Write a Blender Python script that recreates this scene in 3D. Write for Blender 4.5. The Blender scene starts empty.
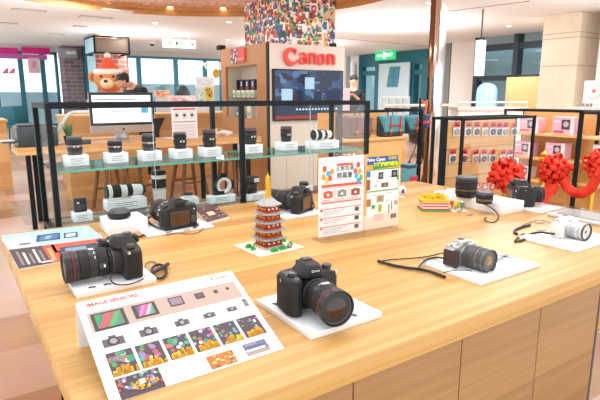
import bpy, bmesh, math, random
from mathutils import Vector, Matrix
random.seed(7)
C = bpy.context.scene.collection
PI = math.pi
TZ = 0.90                      # counter top height
# ------------------------------------------------------------------ camera
F_PX = 517.5
YAW, PITCH = math.radians(55.6767), math.radians(11.4908)
CAM = Vector((0, 0, 1.35))
FW = Vector((math.cos(YAW)*math.cos(PITCH), math.sin(YAW)*math.cos(PITCH), -math.sin(PITCH)))
RT = Vector((math.sin(YAW), -math.cos(YAW), 0))
UP = RT.cross(FW)
cd = bpy.data.cameras.new('camera'); cam = bpy.data.objects.new('camera', cd); C.objects.link(cam)
cam.location = CAM
cam.rotation_euler = Matrix((RT, UP, -FW)).transposed().to_euler()
cd.sensor_width = 36; cd.lens = F_PX/600*36; cd.clip_start = .02; cd.clip_end = 200
bpy.context.scene.camera = cam
def ray(x, y): return FW + RT*((x-300)/F_PX) + UP*((200-y)/F_PX)
def oz(x, y, z=TZ): d = ray(x, y); return CAM + d*((z-CAM.z)/d.z)
def oy(x, y, Y): d = ray(x, y); return CAM + d*(Y/d.y)
def ox(x, y, X): d = ray(x, y); return CAM + d*(X/d.x)
def od(x, y, D): return CAM + ray(x, y)*D

# ------------------------------------------------------------------ materials
MATS = {}
def mat(name, col, rough=.5, metal=0., emit=0., spec=.5, var=0., vscale=8., bump=0., bscale=60., coat=0.):
    if name in MATS: return MATS[name]
    m = bpy.data.materials.new(name); m.use_nodes = True
    nt = m.node_tree; b = nt.nodes['Principled BSDF']
    b.inputs['Base Color'].default_value = (*col, 1); b.inputs['Roughness'].default_value = rough
    b.inputs['Metallic'].default_value = metal; b.inputs['Specular IOR Level'].default_value = spec
    if coat: b.inputs['Coat Weight'].default_value = coat
    if emit:
        b.inputs['Emission Color'].default_value = (*col, 1); b.inputs['Emission Strength'].default_value = emit
    if var or bump:
        tc = nt.nodes.new('ShaderNodeTexCoord'); no = nt.nodes.new('ShaderNodeTexNoise')
        nt.links.new(tc.outputs['Object'], no.inputs['Vector'])
    if var:
        no.inputs['Scale'].default_value = vscale
        r = nt.nodes.new('ShaderNodeValToRGB')
        r.color_ramp.elements[0].position = .3; r.color_ramp.elements[1].position = .7
        r.color_ramp.elements[0].color = (*[c*(1-var) for c in col], 1)
        r.color_ramp.elements[1].color = (*[min(1, c*(1+var)) for c in col], 1)
        nt.links.new(no.outputs['Fac'], r.inputs[0]); nt.links.new(r.outputs[0], b.inputs['Base Color'])
    if bump:
        n2 = nt.nodes.new('ShaderNodeTexNoise'); n2.inputs['Scale'].default_value = bscale
        nt.links.new(tc.outputs['Object'], n2.inputs['Vector'])
        bp = nt.nodes.new('ShaderNodeBump'); bp.inputs['Strength'].default_value = bump; bp.inputs['Distance'].default_value = .002
        nt.links.new(n2.outputs['Fac'], bp.inputs['Height']); nt.links.new(bp.outputs[0], b.inputs['Normal'])
    MATS[name] = m; return m
def hexc(h):
    v = [int(h[i:i+2], 16)/255 for i in (0, 2, 4)]
    return tuple(c/12.92 if c <= .04045 else ((c+.055)/1.055)**2.4 for c in v)
def flat(h, rough=.55, **k): return mat('paint_'+h+str(rough)+str(k), hexc(h), rough, **k)

def wood(name, c1, c2, c3, axis=0, plank=.09, rough=.38, coat=0.):
    """long boards running along one axis, each with its own tone and fine grain"""
    if name in MATS: return MATS[name]
    m = bpy.data.materials.new(name); m.use_nodes = True
    nt = m.node_tree; N = nt.nodes; Lk = nt.links.new; b = N['Principled BSDF']
    tc = N.new('ShaderNodeTexCoord'); sep = N.new('ShaderNodeSeparateXYZ'); Lk(tc.outputs['Object'], sep.inputs[0])
    across = sep.outputs[1 if axis == 0 else 0]
    if axis == 3: across = sep.outputs[2]
    div = N.new('ShaderNodeMath'); div.operation = 'DIVIDE'; Lk(across, div.inputs[0]); div.inputs[1].default_value = plank
    fl = N.new('ShaderNodeMath'); fl.operation = 'FLOOR'; Lk(div.outputs[0], fl.inputs[0])
    wn = N.new('ShaderNodeTexWhiteNoise'); wn.noise_dimensions = '1D'; Lk(fl.outputs[0], wn.inputs['W'])
    mp = N.new('ShaderNodeMapping'); Lk(tc.outputs['Object'], mp.inputs[0])
    mp.inputs['Scale'].default_value = (.7, 26, 26) if axis in (0, 3) else (26, .7, 26)
    if axis == 2: mp.inputs['Scale'].default_value = (26, 26, .7)
    n1 = N.new('ShaderNodeTexNoise'); n1.inputs['Scale'].default_value = 2.2; n1.inputs['Detail'].default_value = 6; n1.inputs['Distortion'].default_value = .4
    Lk(mp.outputs[0], n1.inputs['Vector'])
    off = N.new('ShaderNodeMath'); off.operation = 'MULTIPLY_ADD'; Lk(wn.outputs['Value'], off.inputs[0]); off.inputs[1].default_value = .42
    Lk(n1.outputs['Fac'], off.inputs[2])
    r = N.new('ShaderNodeValToRGB'); cr = r.color_ramp; cr.elements[0].position = .35; cr.elements[0].color = (*c1, 1)
    cr.elements[1].position = 1.02; cr.elements[1].color = (*c3, 1)
    e = cr.elements.new(.68); e.color = (*c2, 1)
    Lk(off.outputs[0], r.inputs[0]); Lk(r.outputs[0], b.inputs['Base Color'])
    b.inputs['Roughness'].default_value = rough
    if coat: b.inputs['Coat Weight'].default_value = coat; b.inputs['Coat Roughness'].default_value = .15
    bp = N.new('ShaderNodeBump'); bp.inputs['Strength'].default_value = .06; bp.inputs['Distance'].default_value = .001
    Lk(n1.outputs['Fac'], bp.inputs['Height']); Lk(bp.outputs[0], b.inputs['Normal'])
    MATS[name] = m; return m
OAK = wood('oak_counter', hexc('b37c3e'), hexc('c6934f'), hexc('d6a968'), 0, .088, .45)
OAKV = wood('oak_cabinet_shaded', hexc('8c5f30'), hexc('9b6d3b'), hexc('aa7c48'), 3, .11, .5)  # same oak as the top; the front's shade is put into the colour
OAKB = wood('oak_far', hexc('cc9458'), hexc('e0aa6c'), hexc('eec08a'), 3, .2, .5)
PANEL = wood('panel_wood', hexc('b07848'), hexc('be8654'), hexc('cc9866'), 3, .3, .5)
STOOLW = wood('stool_wood', hexc('6e4628'), hexc('8a5c38'), hexc('a07048'), 2, .3, .5)
BLK = mat('black_frame', hexc('15191c'), .55, spec=.2, var=.1)
BODY = mat('camera_black', (.024, .021, .019), .45, spec=.35, bump=.35, bscale=900)
RUB = mat('rubber_black', (.018, .017, .016), .6, spec=.35)
BARR = mat('barrel_black', (.024, .022, .021), .38, spec=.4)
DKG = mat('dark_grey', (.06, .06, .065), .45)
RED = mat('red_ring', hexc('a03038'), .35)
SCR = mat('lcd_brown', hexc('4a2c18'), .15, coat=.6)
GLS = mat('lens_glass', (.035, .012, .006), .06, coat=.3, spec=.5)
GLSB = mat('lens_glass_amber', (.32, .17, .05), .08, coat=.4, spec=.5)
SIL = mat('silver', (.62, .62, .63), .3, .8)
WHT = mat('white_plastic', (.8, .8, .79), .35)
LW = mat('tele_white', (.78, .77, .73), .4)
ACR = mat('white_acrylic', (.86, .86, .87), .18, coat=.4)
PAP = mat('paper_white', (.86, .86, .86), .5)
GOLD = mat('gold', hexc('e0a83c'), .3, .6)
CHROME = mat('chrome', (.75, .72, .68), .12, 1.)
def glass(name, tint, refl=.5, rough=.0):
    if name in MATS: return MATS[name]
    m = bpy.data.materials.new(name); m.use_nodes = True; nt = m.node_tree; nt.nodes.clear()
    o = nt.nodes.new('ShaderNodeOutputMaterial'); t = nt.nodes.new('ShaderNodeBsdfTransparent'); g = nt.nodes.new('ShaderNodeBsdfGlossy')
    t.inputs[0].default_value = (*tint, 1); g.inputs['Roughness'].default_value = rough
    fr = nt.nodes.new('ShaderNodeFresnel'); fr.inputs[0].default_value = 1.45
    mu = nt.nodes.new('ShaderNodeMath'); mu.operation = 'MULTIPLY'; mu.inputs[1].default_value = refl
    mx = nt.nodes.new('ShaderNodeMixShader'); L = nt.links.new
    L(fr.outputs[0], mu.inputs[0]); L(mu.outputs[0], mx.inputs[0]); L(t.outputs[0], mx.inputs[1]); L(g.outputs[0], mx.inputs[2]); L(mx.outputs[0], o.inputs[0])
    MATS[name] = m; return m
GLASS = glass('clear_glass', (.98, .99, .985), .1)
GREENGL = glass('shelf_glass', (.84, .95, .93), .8)
WINGL = glass('window_glass', (.93, .98, 1.), .2)
ACRYL = glass('sign_acrylic', (.99, .99, .99), .4)

# ------------------------------------------------------------------ mesh builder
class MB:
    def __init__(s, M=None): s.v = []; s.f = []; s.mi = []; s.sm = []; s.mats = []; s.M = M or Matrix()
    def midx(s, m):
        if m not in s.mats: s.mats.append(m)
        return s.mats.index(m)
    def add(s, vs, fs, m, smooth=False, M=None):
        o = len(s.v); T = s.M @ M if M is not None else s.M; k = s.midx(m)
        s.v += [T @ Vector(v) for v in vs]
        for f in fs: s.f.append([o+i for i in f]); s.mi.append(k); s.sm.append(smooth)
        return s
    def bm(s, bm, m, smooth=False, M=None):
        bm.verts.index_update()
        s.add([v.co.copy() for v in bm.verts], [[v.index for v in f.verts] for f in bm.faces], m, smooth, M); bm.free(); return s
    def box(s, a, b, m, bev=0., seg=2, M=None):
        (x0, y0, z0), (x1, y1, z1) = a, b
        vs = [(x, y, z) for x in (x0, x1) for y in (y0, y1) for z in (z0, z1)]
        fs = [(0, 1, 3, 2), (4, 6, 7, 5), (0, 4, 5, 1), (2, 3, 7, 6), (0, 2, 6, 4), (1, 5, 7, 3)]
        if not bev: return s.add(vs, fs, m, False, M)
        return s.hull(vs, fs, m, bev, seg, M)
    def hull(s, vs, fs, m, bev=0., seg=2, M=None):
        bm = bmesh.new(); V = [bm.verts.new(v) for v in vs]
        for f in fs: bm.faces.new([V[i] for i in f])
        bmesh.ops.recalc_face_normals(bm, faces=bm.faces)
        if bev: bmesh.ops.bevel(bm, geom=list(bm.edges), offset=bev, segments=seg, affect='EDGES', profile=.5)
        return s.bm(bm, m, True, M)
    def prism(s, out, z0, z1, m, bev=0., seg=2, M=None, taper=1.):
        """outline (x,y) extruded z0..z1"""
        n = len(out)
        vs = [(x, y, z0) for x, y in out] + [(x*taper, y*taper, z1) for x, y in out]
        fs = [tuple(range(n))[::-1], tuple(range(n, 2*n))] + [(i, (i+1) % n, n+(i+1) % n, n+i) for i in range(n)]
        bm = bmesh.new(); V = [bm.verts.new(v) for v in vs]; F = [bm.faces.new([V[i] for i in f]) for f in fs]
        bmesh.ops.recalc_face_normals(bm, faces=bm.faces)
        if bev:
            es = [e for e in bm.edges if any(f in F[:2] for f in e.link_faces)]
            bmesh.ops.bevel(bm, geom=es, offset=bev, segments=seg, affect='EDGES', profile=.5)
        return s.bm(bm, m, bool(bev), M)
    def lathe(s, prof, m, n=40, M=None, ribs=0., caps=True, smooth=True):
        vs = []; fs = []
        for r, z in prof:
            for i in range(n):
                a = 2*PI*i/n; rr = r-(ribs if i % 2 else 0); vs.append((rr*math.cos(a), rr*math.sin(a), z))
        for k in range(len(prof)-1):
            for i in range(n):
                j = (i+1) % n; fs.append((k*n+i, k*n+j, (k+1)*n+j, (k+1)*n+i))
        if caps:
            fs.append(tuple(range(n))[::-1]); fs.append(tuple((len(prof)-1)*n+i for i in range(n)))
        return s.add(vs, fs, m, smooth, M)
    def cyl(s, p, q, r, m, n=16, r2=None):
        p, q = Vector(p), Vector(q); d = q-p
        M = Matrix.Translation(p) @ d.to_track_quat('Z', 'Y').to_matrix().to_4x4()
        return s.lathe([(r, 0), (r2 if r2 is not None else r, d.length)], m, n, M)
    def ell(s, c, r, m, n=20, k=12, M=None):
        T = Matrix.Translation(c) @ Matrix.Diagonal((*r, 1)) if not isinstance(r, (int, float)) else Matrix.Translation(c) @ Matrix.Scale(r, 4)
        if M is not None: T = M @ T
        return s.lathe([(max(.001, math.sin(PI*i/k)), -math.cos(PI*i/k)) for i in range(k+1)], m, n, T, caps=False)
    def tube(s, pts, r, m, n=8, closed=False, smooth_pts=0):
        P = [Vector(p) for p in pts]
        if smooth_pts:
            Q = []
            for i in range(len(P)-1):
                p0, p1, p2, p3 = P[max(0, i-1)], P[i], P[i+1], P[min(len(P)-1, i+2)]
                for k in range(smooth_pts):
                    t = k/smooth_pts
                    Q.append(.5*((2*p1)+(p2-p0)*t+(2*p0-5*p1+4*p2-p3)*t*t+(3*p1-p0-3*p2+p3)*t**3))
            P = Q+[P[-1]]
        vs = []; fs = []; N = len(P); ref = Vector((0, 0, 1))
        for i, p in enumerate(P):
            d = (P[(i+1) % N]-P[i-1]) if closed else (P[min(N-1, i+1)]-P[max(0, i-1)])
            if d.length < 1e-9: d = Vector((1, 0, 0))
            d.normalize(); rf = ref if abs(d.z) < .95 else Vector((1, 0, 0))
            u = d.cross(rf).normalized(); w = d.cross(u)
            rr = r[i] if isinstance(r, (list, tuple)) else r
            vs += [p+(u*math.cos(2*PI*j/n)+w*math.sin(2*PI*j/n))*rr for j in range(n)]
        for i in range(N if closed else N-1):
            k = (i+1) % N
            for j in range(n): fs.append((i*n+j, i*n+(j+1) % n, k*n+(j+1) % n, k*n+j))
        if not closed: fs += [tuple(range(n))[::-1], tuple((N-1)*n+j for j in range(n))]
        return s.add(vs, fs, m, True)
    def strip(s, pts, wid, m, thick=.0006, M=None):
        """ribbon: list of (point, half-width vector)"""
        vs = []; fs = []
        for p, w in zip(pts, wid): vs += [Vector(p)-Vector(w), Vector(p)+Vector(w)]
        for i in range(len(pts)-1): fs.append((2*i, 2*i+1, 2*i+3, 2*i+2))
        return s.add(vs, fs, m, True, M)
    def text(s, txt, size, m, M, ext=0., ax='CENTER', off=0., sx=1., font_shear=0.):
        cu = bpy.data.curves.new('t', 'FONT'); cu.body = txt; cu.size = size; cu.align_x = ax; cu.align_y = 'CENTER'; cu.extrude = ext
        cu.offset = off; cu.resolution_u = 3; cu.shear = font_shear
        ob = bpy.data.objects.new('t', cu); me = ob.to_mesh()
        s.add([v.co.copy() for v in me.vertices], [list(p.vertices) for p in me.polygons], m, False, M @ Matrix.Diagonal((sx, 1, 1, 1)))
        ob.to_mesh_clear(); bpy.data.objects.remove(ob); bpy.data.curves.remove(cu); return s
    def build(s, name, parent=None, bevel=0.):
        me = bpy.data.meshes.new(name); me.from_pydata([tuple(v) for v in s.v], [], s.f)
        for m in s.mats: me.materials.append(m)
        me.polygons.foreach_set('material_index', s.mi); me.polygons.foreach_set('use_smooth', s.sm)
        me.validate(); me.set_sharp_from_angle(angle=math.radians(38))
        o = bpy.data.objects.new(name, me); C.objects.link(o)
        if parent: o.parent = parent
        if bevel:
            b = o.modifiers.new('b', 'BEVEL'); b.width = bevel; b.segments = 2; b.limit_method = 'ANGLE'
        return o
def thing(name, label, cat, loc=(0, 0, 0), rotz=0., group=None):
    o = bpy.data.objects.new(name, None); C.objects.link(o); o.empty_display_size = .05
    o.location = loc; o.rotation_euler = (0, 0, rotz); o['label'] = label; o['category'] = cat
    if group: o['group'] = group
    return o
def tag(o, label, cat, group=None):
    o['label'] = label; o['category'] = cat
    if group: o['group'] = group
    return o
def struct(o, label=None):
    o['kind'] = 'structure'
    if label: o['label'] = label
    return o
def Tr(x, y, z): return Matrix.Translation((x, y, z))
def Rx(a): return Matrix.Rotation(a, 4, 'X')
def Ry(a): return Matrix.Rotation(a, 4, 'Y')
def Rz(a): return Matrix.Rotation(a, 4, 'Z')
def FACEX(x, y, z): return Tr(x, y, z) @ Rz(-PI/2) @ Rx(PI/2)      # a page whose front looks along -X
def FACEY(x, y, z): return Tr(x, y, z) @ Rx(PI/2)                  # a page whose front looks along -Y
def quad(b, x0, y0, x1, y1, m, z=0., M=None): b.add([(x0, y0, z), (x1, y0, z), (x1, y1, z), (x0, y1, z)], [(0, 1, 2, 3)], m, False, M)
def disc(b, x, y, r, m, z=0., n=14, ry=None, M=None):
    ry = ry or r
    b.add([(x+r*math.cos(2*PI*i/n), y+ry*math.sin(2*PI*i/n), z) for i in range(n)], [tuple(range(n))], m, False, M)

# drawn lettering of the maker's mark: strokes of changing width
def stroke(b, pts, w, m, ext, M, sx=1.):
    P = [Vector((x, y, 0)) for x, y in pts]; n = len(P); L = []; R = []
    for i, p in enumerate(P):
        d = (P[min(n-1, i+1)]-P[max(0, i-1)]).normalized(); q = Vector((-d.y, d.x, 0))*w[i]/2; L.append(p+q); R.append(p-q)
    vs = L+R+[v+Vector((0, 0, ext)) for v in L+R]; fs = []
    for i in range(n-1):
        fs += [(2*n+i, 3*n+i, 3*n+i+1, 2*n+i+1), (i, 2*n+i, 2*n+i+1, i+1), (n+i, n+i+1, 3*n+i+1, 3*n+i)]
    fs += [(0, n, 3*n, 2*n), (n-1, 3*n-1, 4*n-1, 2*n-1)] if False else [(0, n, 3*n, 2*n)]
    b.add([(v.x, v.y, v.z) for v in vs], fs, m, False, M)
def arc(cx, cy, rx, ry, a0, a1, n=14): return [(cx+rx*math.cos(math.radians(a0+(a1-a0)*i/n)), cy+ry*math.sin(math.radians(a0+(a1-a0)*i/n))) for i in range(n+1)]
def brand(b, width, m, M, ext=0.):
    """the camera maker's five letters, lettered with heavy sides and thin ends; width of the whole word"""
    k = width/4.62; M = M @ Matrix.Scale(k, 4) @ Tr(-2.31, -.45, 0)
    e = ext/k
    a = arc(.62, .46, .54, .50, 62, 322, 22); w = [.10+.22*math.sin(PI*i/22)**.8 for i in range(23)]; stroke(b, a, w, m, e, M)
    stroke(b, [(.87, .95), (.92, .78), (.84, .60)], [.20, .13, .05], m, e, M)             # inward hook of the C
    def bowl(x, r=.27): a = arc(x, .36, r, .34, 90, 450, 24); stroke(b, a, [.07+.17*abs(math.cos(math.radians(90+15*i))) for i in range(25)], m, e, M)
    def n_(x):
        stroke(b, [(x, 0), (x, .72)], [.19, .19], m, e, M); stroke(b, [(x-.15, .68), (x+.05, .74)], [.06, .12], m, e, M)
        stroke(b, [(x+.05, .52)]+arc(x+.25, .46, .21, .26, 130, 0, 8)+[(x+.46, 0)], [.06]+[.10+.01*i for i in range(9)]+[.19], m, e, M)
    stroke(b, arc(1.52, .22, .24, .2, 100, 440, 20), [.07+.1*abs(math.cos(math.radians(100+17*i))) for i in range(21)], m, e, M)
    stroke(b, [(1.3, .62)]+arc(1.53, .5, .25, .23, 120, 0, 7)+[(1.78, .1), (1.88, .02)], [.14]+[.09+.012*i for i in range(8)]+[.18, .1], m, e, M)
    n_(2.2); bowl(3.2); n_(3.88)

# ------------------------------------------------------------------ light
w = bpy.data.worlds.new('w'); bpy.context.scene.world = w; w.use_nodes = True
w.node_tree.nodes['Background'].inputs[0].default_value = (.93, .97, 1, 1)
w.node_tree.nodes['Background'].inputs[1].default_value = 1.75
sc = bpy.context.scene
sc.view_settings.view_transform = 'Standard'; sc.view_settings.look = 'None'; sc.view_settings.gamma = 1
sc.view_settings.use_curve_mapping = False; sc.view_settings.exposure = .1
# ================================================================== ROOM
CEIL = 2.7
# floor: rows of beige stone slabs with wood-toned rows, running along X
fm = bpy.data.materials.new('floor_stone'); fm.use_nodes = True
nt = fm.node_tree; N = nt.nodes; Lk = nt.links.new; b_ = N['Principled BSDF']; b_.inputs['Roughness'].default_value = .32
tc = N.new('ShaderNodeTexCoord'); mp = N.new('ShaderNodeMapping'); Lk(tc.outputs['Object'], mp.inputs[0])
br = N.new('ShaderNodeTexBrick'); Lk(mp.outputs[0], br.inputs['Vector'])
br.inputs['Scale'].default_value = 1; br.inputs['Brick Width'].default_value = 1.2; br.inputs['Row Height'].default_value = .5
br.inputs['Mortar Size'].default_value = .003; br.inputs['Color1'].default_value = (*hexc('c6a68c'), 1); br.inputs['Color2'].default_value = (*hexc('98683e'), 1)
br.inputs['Mortar'].default_value = (*hexc('b59078'), 1)
no = N.new('ShaderNodeTexNoise'); no.inputs['Scale'].default_value = 2.5; no.inputs['Detail'].default_value = 5; Lk(tc.outputs['Object'], no.inputs['Vector'])
mx = N.new('ShaderNodeMix'); mx.data_type = 'RGBA'; mx.blend_type = 'SOFT_LIGHT'; mx.inputs[0].default_value = .6
Lk(br.outputs['Color'], mx.inputs[6]); Lk(no.outputs['Color'], mx.inputs[7]); Lk(mx.outputs[2], b_.inputs['Base Color'])
b = MB(); b.box((-1.3, -.6, -.1), (14.5, 17.6, 0), fm); struct(b.build('floor'))

# ceiling with a round recess
CW = mat('ceiling_white', hexc('f0f2f4'), .8); CWOOD = wood('ceiling_wood', hexc('a86a30'), hexc('c08444'), hexc('d49a58'), 3, .04, .4)
CGOLD = mat('recess_gold', hexc('dcb49c'), .5, .25, var=.35, vscale=14, bump=.5, bscale=30)
b = MB(); cx, cy, cr = 2.6, 6.3, 2.93; n = 96; x0, y0, x1, y1 = -1.6, -1.0, 14.5, 17.6
ring = [(cx+cr*math.cos(2*PI*i/n), cy+cr*math.sin(2*PI*i/n)) for i in range(n)]
def border(i):
    a = 2*PI*i/n; dx, dy = math.cos(a), math.sin(a)
    t = min([(x1-cx)/dx if dx > 1e-6 else 1e9, (x0-cx)/dx if dx < -1e-6 else 1e9, (y1-cy)/dy if dy > 1e-6 else 1e9, (y0-cy)/dy if dy < -1e-6 else 1e9])
    return (cx+dx*t, cy+dy*t)
out = [border(i) for i in range(n)]
for (xc, yc) in ((x0, y0), (x0, y1), (x1, y0), (x1, y1)):
    k = min(range(n), key=lambda i: (out[i][0]-xc)**2+(out[i][1]-yc)**2); out[k] = (xc, yc)
vs = [(x, y, CEIL) for x, y in ring]+[(x, y, CEIL) for x, y in out]+[(x, y, CEIL+.3) for x, y in out]
b.add(vs, [(i, (i+1) % n, n+(i+1) % n, n+i) for i in range(n)]+[(n+i, n+(i+1) % n, 2*n+(i+1) % n, 2*n+i) for i in range(n)], CW)
vs = [(x, y, CEIL) for x, y in ring]+[(x, y, CEIL+.14) for x, y in ring]
b.add(vs, [(i, (i+1) % n, n+(i+1) % n, n+i) for i in range(n)], CWOOD)
vs = [(x, y, CEIL+.14) for x, y in ring]; b.add(vs, [tuple(range(n))], CGOLD)
b.add([(x, y, CEIL+.3) for x, y in ((x0, y0), (x1, y0), (x1, y1), (x0, y1))], [(0, 1, 2, 3)], CW)
struct(b.build('ceiling'))
# thin dark joints in the ceiling at the right
JN = mat('joint_dark', hexc('8a8078'), .8)
for q, (p0, p1) in enumerate(((oz(336, 27, CEIL), oz(450, 11, CEIL)), (oz(450, 11, CEIL), oz(530, 1, CEIL)), (oz(336, 38, CEIL), oz(448, 48, CEIL)))):
    b = MB(); d = (p1-p0).normalized(); s_ = Vector((-d.y, d.x, 0))*.018; z = Vector((0, 0, -.004))
    b.add([p0-s_+z, p1-s_+z, p1+s_+z, p0+s_+z, p0-s_, p1-s_, p1+s_, p0+s_], [(0, 1, 2, 3), (0, 4, 5, 1), (3, 2, 6, 7)], JN); struct(b.build('trim_%d' % (q+1)))

WALL = mat('wall_white', hexc('ece6e0'), .7); TEAL = mat('frame_teal', hexc('3c8ca6'), .5); TEALD = mat('frame_dark_teal', hexc('2c7486'), .5)
NAVY = mat('frame_navy', hexc('1b2a33'), .45)
HAZE = mat('facade_haze', hexc('bfe2ea'), .8); CYANP = mat('cyan_panel', hexc('a9d4dd'), .6)
# back wall (Y = 16.8): sill wall and header with a long row of windows
YB = 16.8
b = MB(); b.box((-2.5, YB, 0), (8.6, YB+.2, .45), WALL); b.box((-2.5, YB, 2.55), (8.6, YB+.2, CEIL), WALL)
struct(b.build('wall_back'))
def window(nm, xa, xb, zb, zt, bars, Y=YB, fr=TEAL, midz=None):
    b = MB(); t = .07
    b.box((xa, Y-.05, zb), (xa+t, Y+.1, zt), fr); b.box((xb-t, Y-.05, zb), (xb, Y+.1, zt), fr)
    b.box((xa, Y-.05, zb), (xb, Y+.1, zb+t), fr); b.box((xa, Y-.05, zt-t), (xb, Y+.1, zt), fr)
    for x in bars: b.box((x-.06, Y-.04, zb), (x+.06, Y+.09, zt), fr)
    if midz: b.box((xa, Y-.04, midz-.03), (xb, Y+.08, midz+.03), fr)
    w_ = struct(b.build(nm)); g = MB(); g.box((xa, Y+.02, zb), (xb, Y+.03, zt), WINGL); g.build('pane', w_); return w_
def xb(px, Y=YB, py=70): return oy(px, py, Y).x
window('window_1', xb(-6), xb(58), .45, 2.55, [xb(21), xb(43)], fr=TEALD)
window('window_2', xb(126), xb(222), .45, 2.55, [xb(139), xb(176), xb(205)])
# low glazed balustrade seen through the windows
BAL = mat('balustrade_cyan', hexc('cfe8ee'), .6)
b = MB(); b.box((4.2, YB+.6, .2), (9.4, YB+.65, oy(170, 84, YB+.6).z), BAL); struct(b.build('trim_4'), 'pale blue balustrade outside the back windows')
b = MB(); b.box((-2.4, YB+.6, .2), (3.0, YB+.65, oy(30, 92, YB+.6).z), BAL); struct(b.build('trim_5'), 'pale blue balustrade outside the left window')
# brick walls / columns
brm = bpy.data.materials.new('brick'); brm.use_nodes = True; nt = brm.node_tree; b_ = nt.nodes['Principled BSDF']; b_.inputs['Roughness'].default_value = .85
tc = nt.nodes.new('ShaderNodeTexCoord'); mp = nt.nodes.new('ShaderNodeMapping'); mp.inputs['Rotation'].default_value = (PI/2, 0, 0)
br = nt.nodes.new('ShaderNodeTexBrick'); nt.links.new(tc.outputs['Object'], mp.inputs[0]); nt.links.new(mp.outputs[0], br.inputs['Vector'])
br.inputs['Scale'].default_value = 1; br.inputs['Brick Width'].default_value = .3; br.inputs['Row Height'].default_value = .11; br.inputs['Mortar Size'].default_value = .012
br.inputs['Color1'].default_value = (*hexc('b87868'), 1); br.inputs['Color2'].default_value = (*hexc('935850'), 1); br.inputs['Mortar'].default_value = (*hexc('c8a8a0'), 1)
nt.links.new(br.outputs['Color'], b_.inputs['Base Color'])
brg = brm.copy(); br2 = [n for n in brg.node_tree.nodes if n.type == 'TEX_BRICK'][0]
br2.inputs['Color1'].default_value = (*hexc('8f8288'), 1); br2.inputs['Color2'].default_value = (*hexc('75686e'), 1); br2.inputs['Mortar'].default_value = (*hexc('a59ca4'), 1)
b = MB(); b.box((xb(60), YB-.6, 0), (xb(79), YB, 2.7), brg); struct(b.build('wall_brick_left'))
b = MB(); b.box((xb(79.5), YB-1.0, 0), (xb(88), YB-.2, CEIL), TEALD); struct(b.build('trim_6'), 'dark teal post beside the grey brick wall')
b = MB(); b.box((xb(87), YB-.1, .0), (xb(97), YB, CEIL), CYANP); struct(b.build('wall_glass_left'))
Yc = 13.4; xa_ = oy(97, 80, Yc).x; xb_ = oy(128.5, 80, Yc).x
b = MB(); b.box((xa_, Yc, 0), (xb_, Yc+.7, CEIL), brm); struct(b.build('wall_brick_middle'))
b = MB(); b.box((xa_-.04, Yc-.02, 0), (xa_-.005, Yc+.68, CEIL), CYANP); struct(b.build('wall_lit_side'))  # pale sheet: light on the brick column's side put into colour
# right-hand far wall (X = 12.2) with the doorway
XR = 12.2
def yr(px, py=80, X=XR): return ox(px, py, X).y
def zr(px, py, X=XR): return ox(px, py, X).z
b = MB(); b.box((XR, yr(346), 0), (XR+.2, 17.6, CEIL), WALL); struct(b.build('wall_right'))
b = MB(); ya, yb2 = yr(426), yr(358.5)
b.box((XR, ya, zr(380, 66)), (XR+.25, yb2, CEIL), TEALD)
for px in (359.5, 377.5, 411.5, 425): y = yr(px); b.box((XR-.02, y-.12, 0), (XR+.2, y+.12, zr(px, 60)), TEALD)
b.box((XR, yr(377), zr(370, 74)-.05), (XR+.1, yb2, zr(370, 74)+.1), TEALD); b.box((XR, ya, zr(418, 73)-.05), (XR+.1, yr(411), zr(418, 73)+.1), TEALD)
d1 = struct(b.build('door_1'), 'dark teal framed glass doorway under the green exit sign')
g = MB(); g.box((XR+.1, ya, 0), (XR+.12, yb2, CEIL), glass('door_glass', (.82, .96, 1.), .2)); g.build('pane', d1)
# pale plain wall beyond the doorway
b = MB(); b.box((XR+2.5, 8, 0), (XR+2.6, 22, 4), mat('facade_pale', hexc('cfe3e8'), .8)); struct(b.build('wall_outside'))
# white wall bays, far right
XW = 11.4
b = MB(); b.box((XW, yr(476, 80, XW), 0), (XW+.3, yr(450, 80, XW), CEIL), WALL); struct(b.build('wall_right_bay'))
b = MB(); b.box((XW+.0, yr(449.5, 80, XW)+.02, 0), (XW+.2, yr(446, 80, XW)+.3, CEIL), mat('grey_jamb', hexc('7f8680'), .6)); struct(b.build('trim_7'), 'grey jamb beside the white wall bay')
XG = 10.9
def yg(px, py=80): return ox(px, py, XG).y
def zg(px, py): return ox(px, py, XG).z
b = MB(); yl, yrr = yg(474), yg(602)
b.box((XG, yrr, zg(500, 47)-.07), (XG+.15, yl, zg(500, 47)+.07), NAVY); b.box((XG, yrr, zg(500, 78)-.06), (XG+.15, yl, zg(500, 78)+.06), NAVY)
for px in (475.5, 514, 545, 596): b.box((XG-.03, yg(px)-.06, 0), (XG+.18, yg(px)+.06, CEIL), NAVY)
b.box((XG, yrr, 0), (XG+.15, yl, .55), NAVY)
w3 = struct(b.build('window_3'), 'dark framed window wall at the right'); g = MB(); g.box((XG+.05, yrr, .5), (XG+.07, yl, CEIL), glass('pink_cyan_glass', (.85, .96, 1), .2)); g.build('pane', w3)
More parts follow.
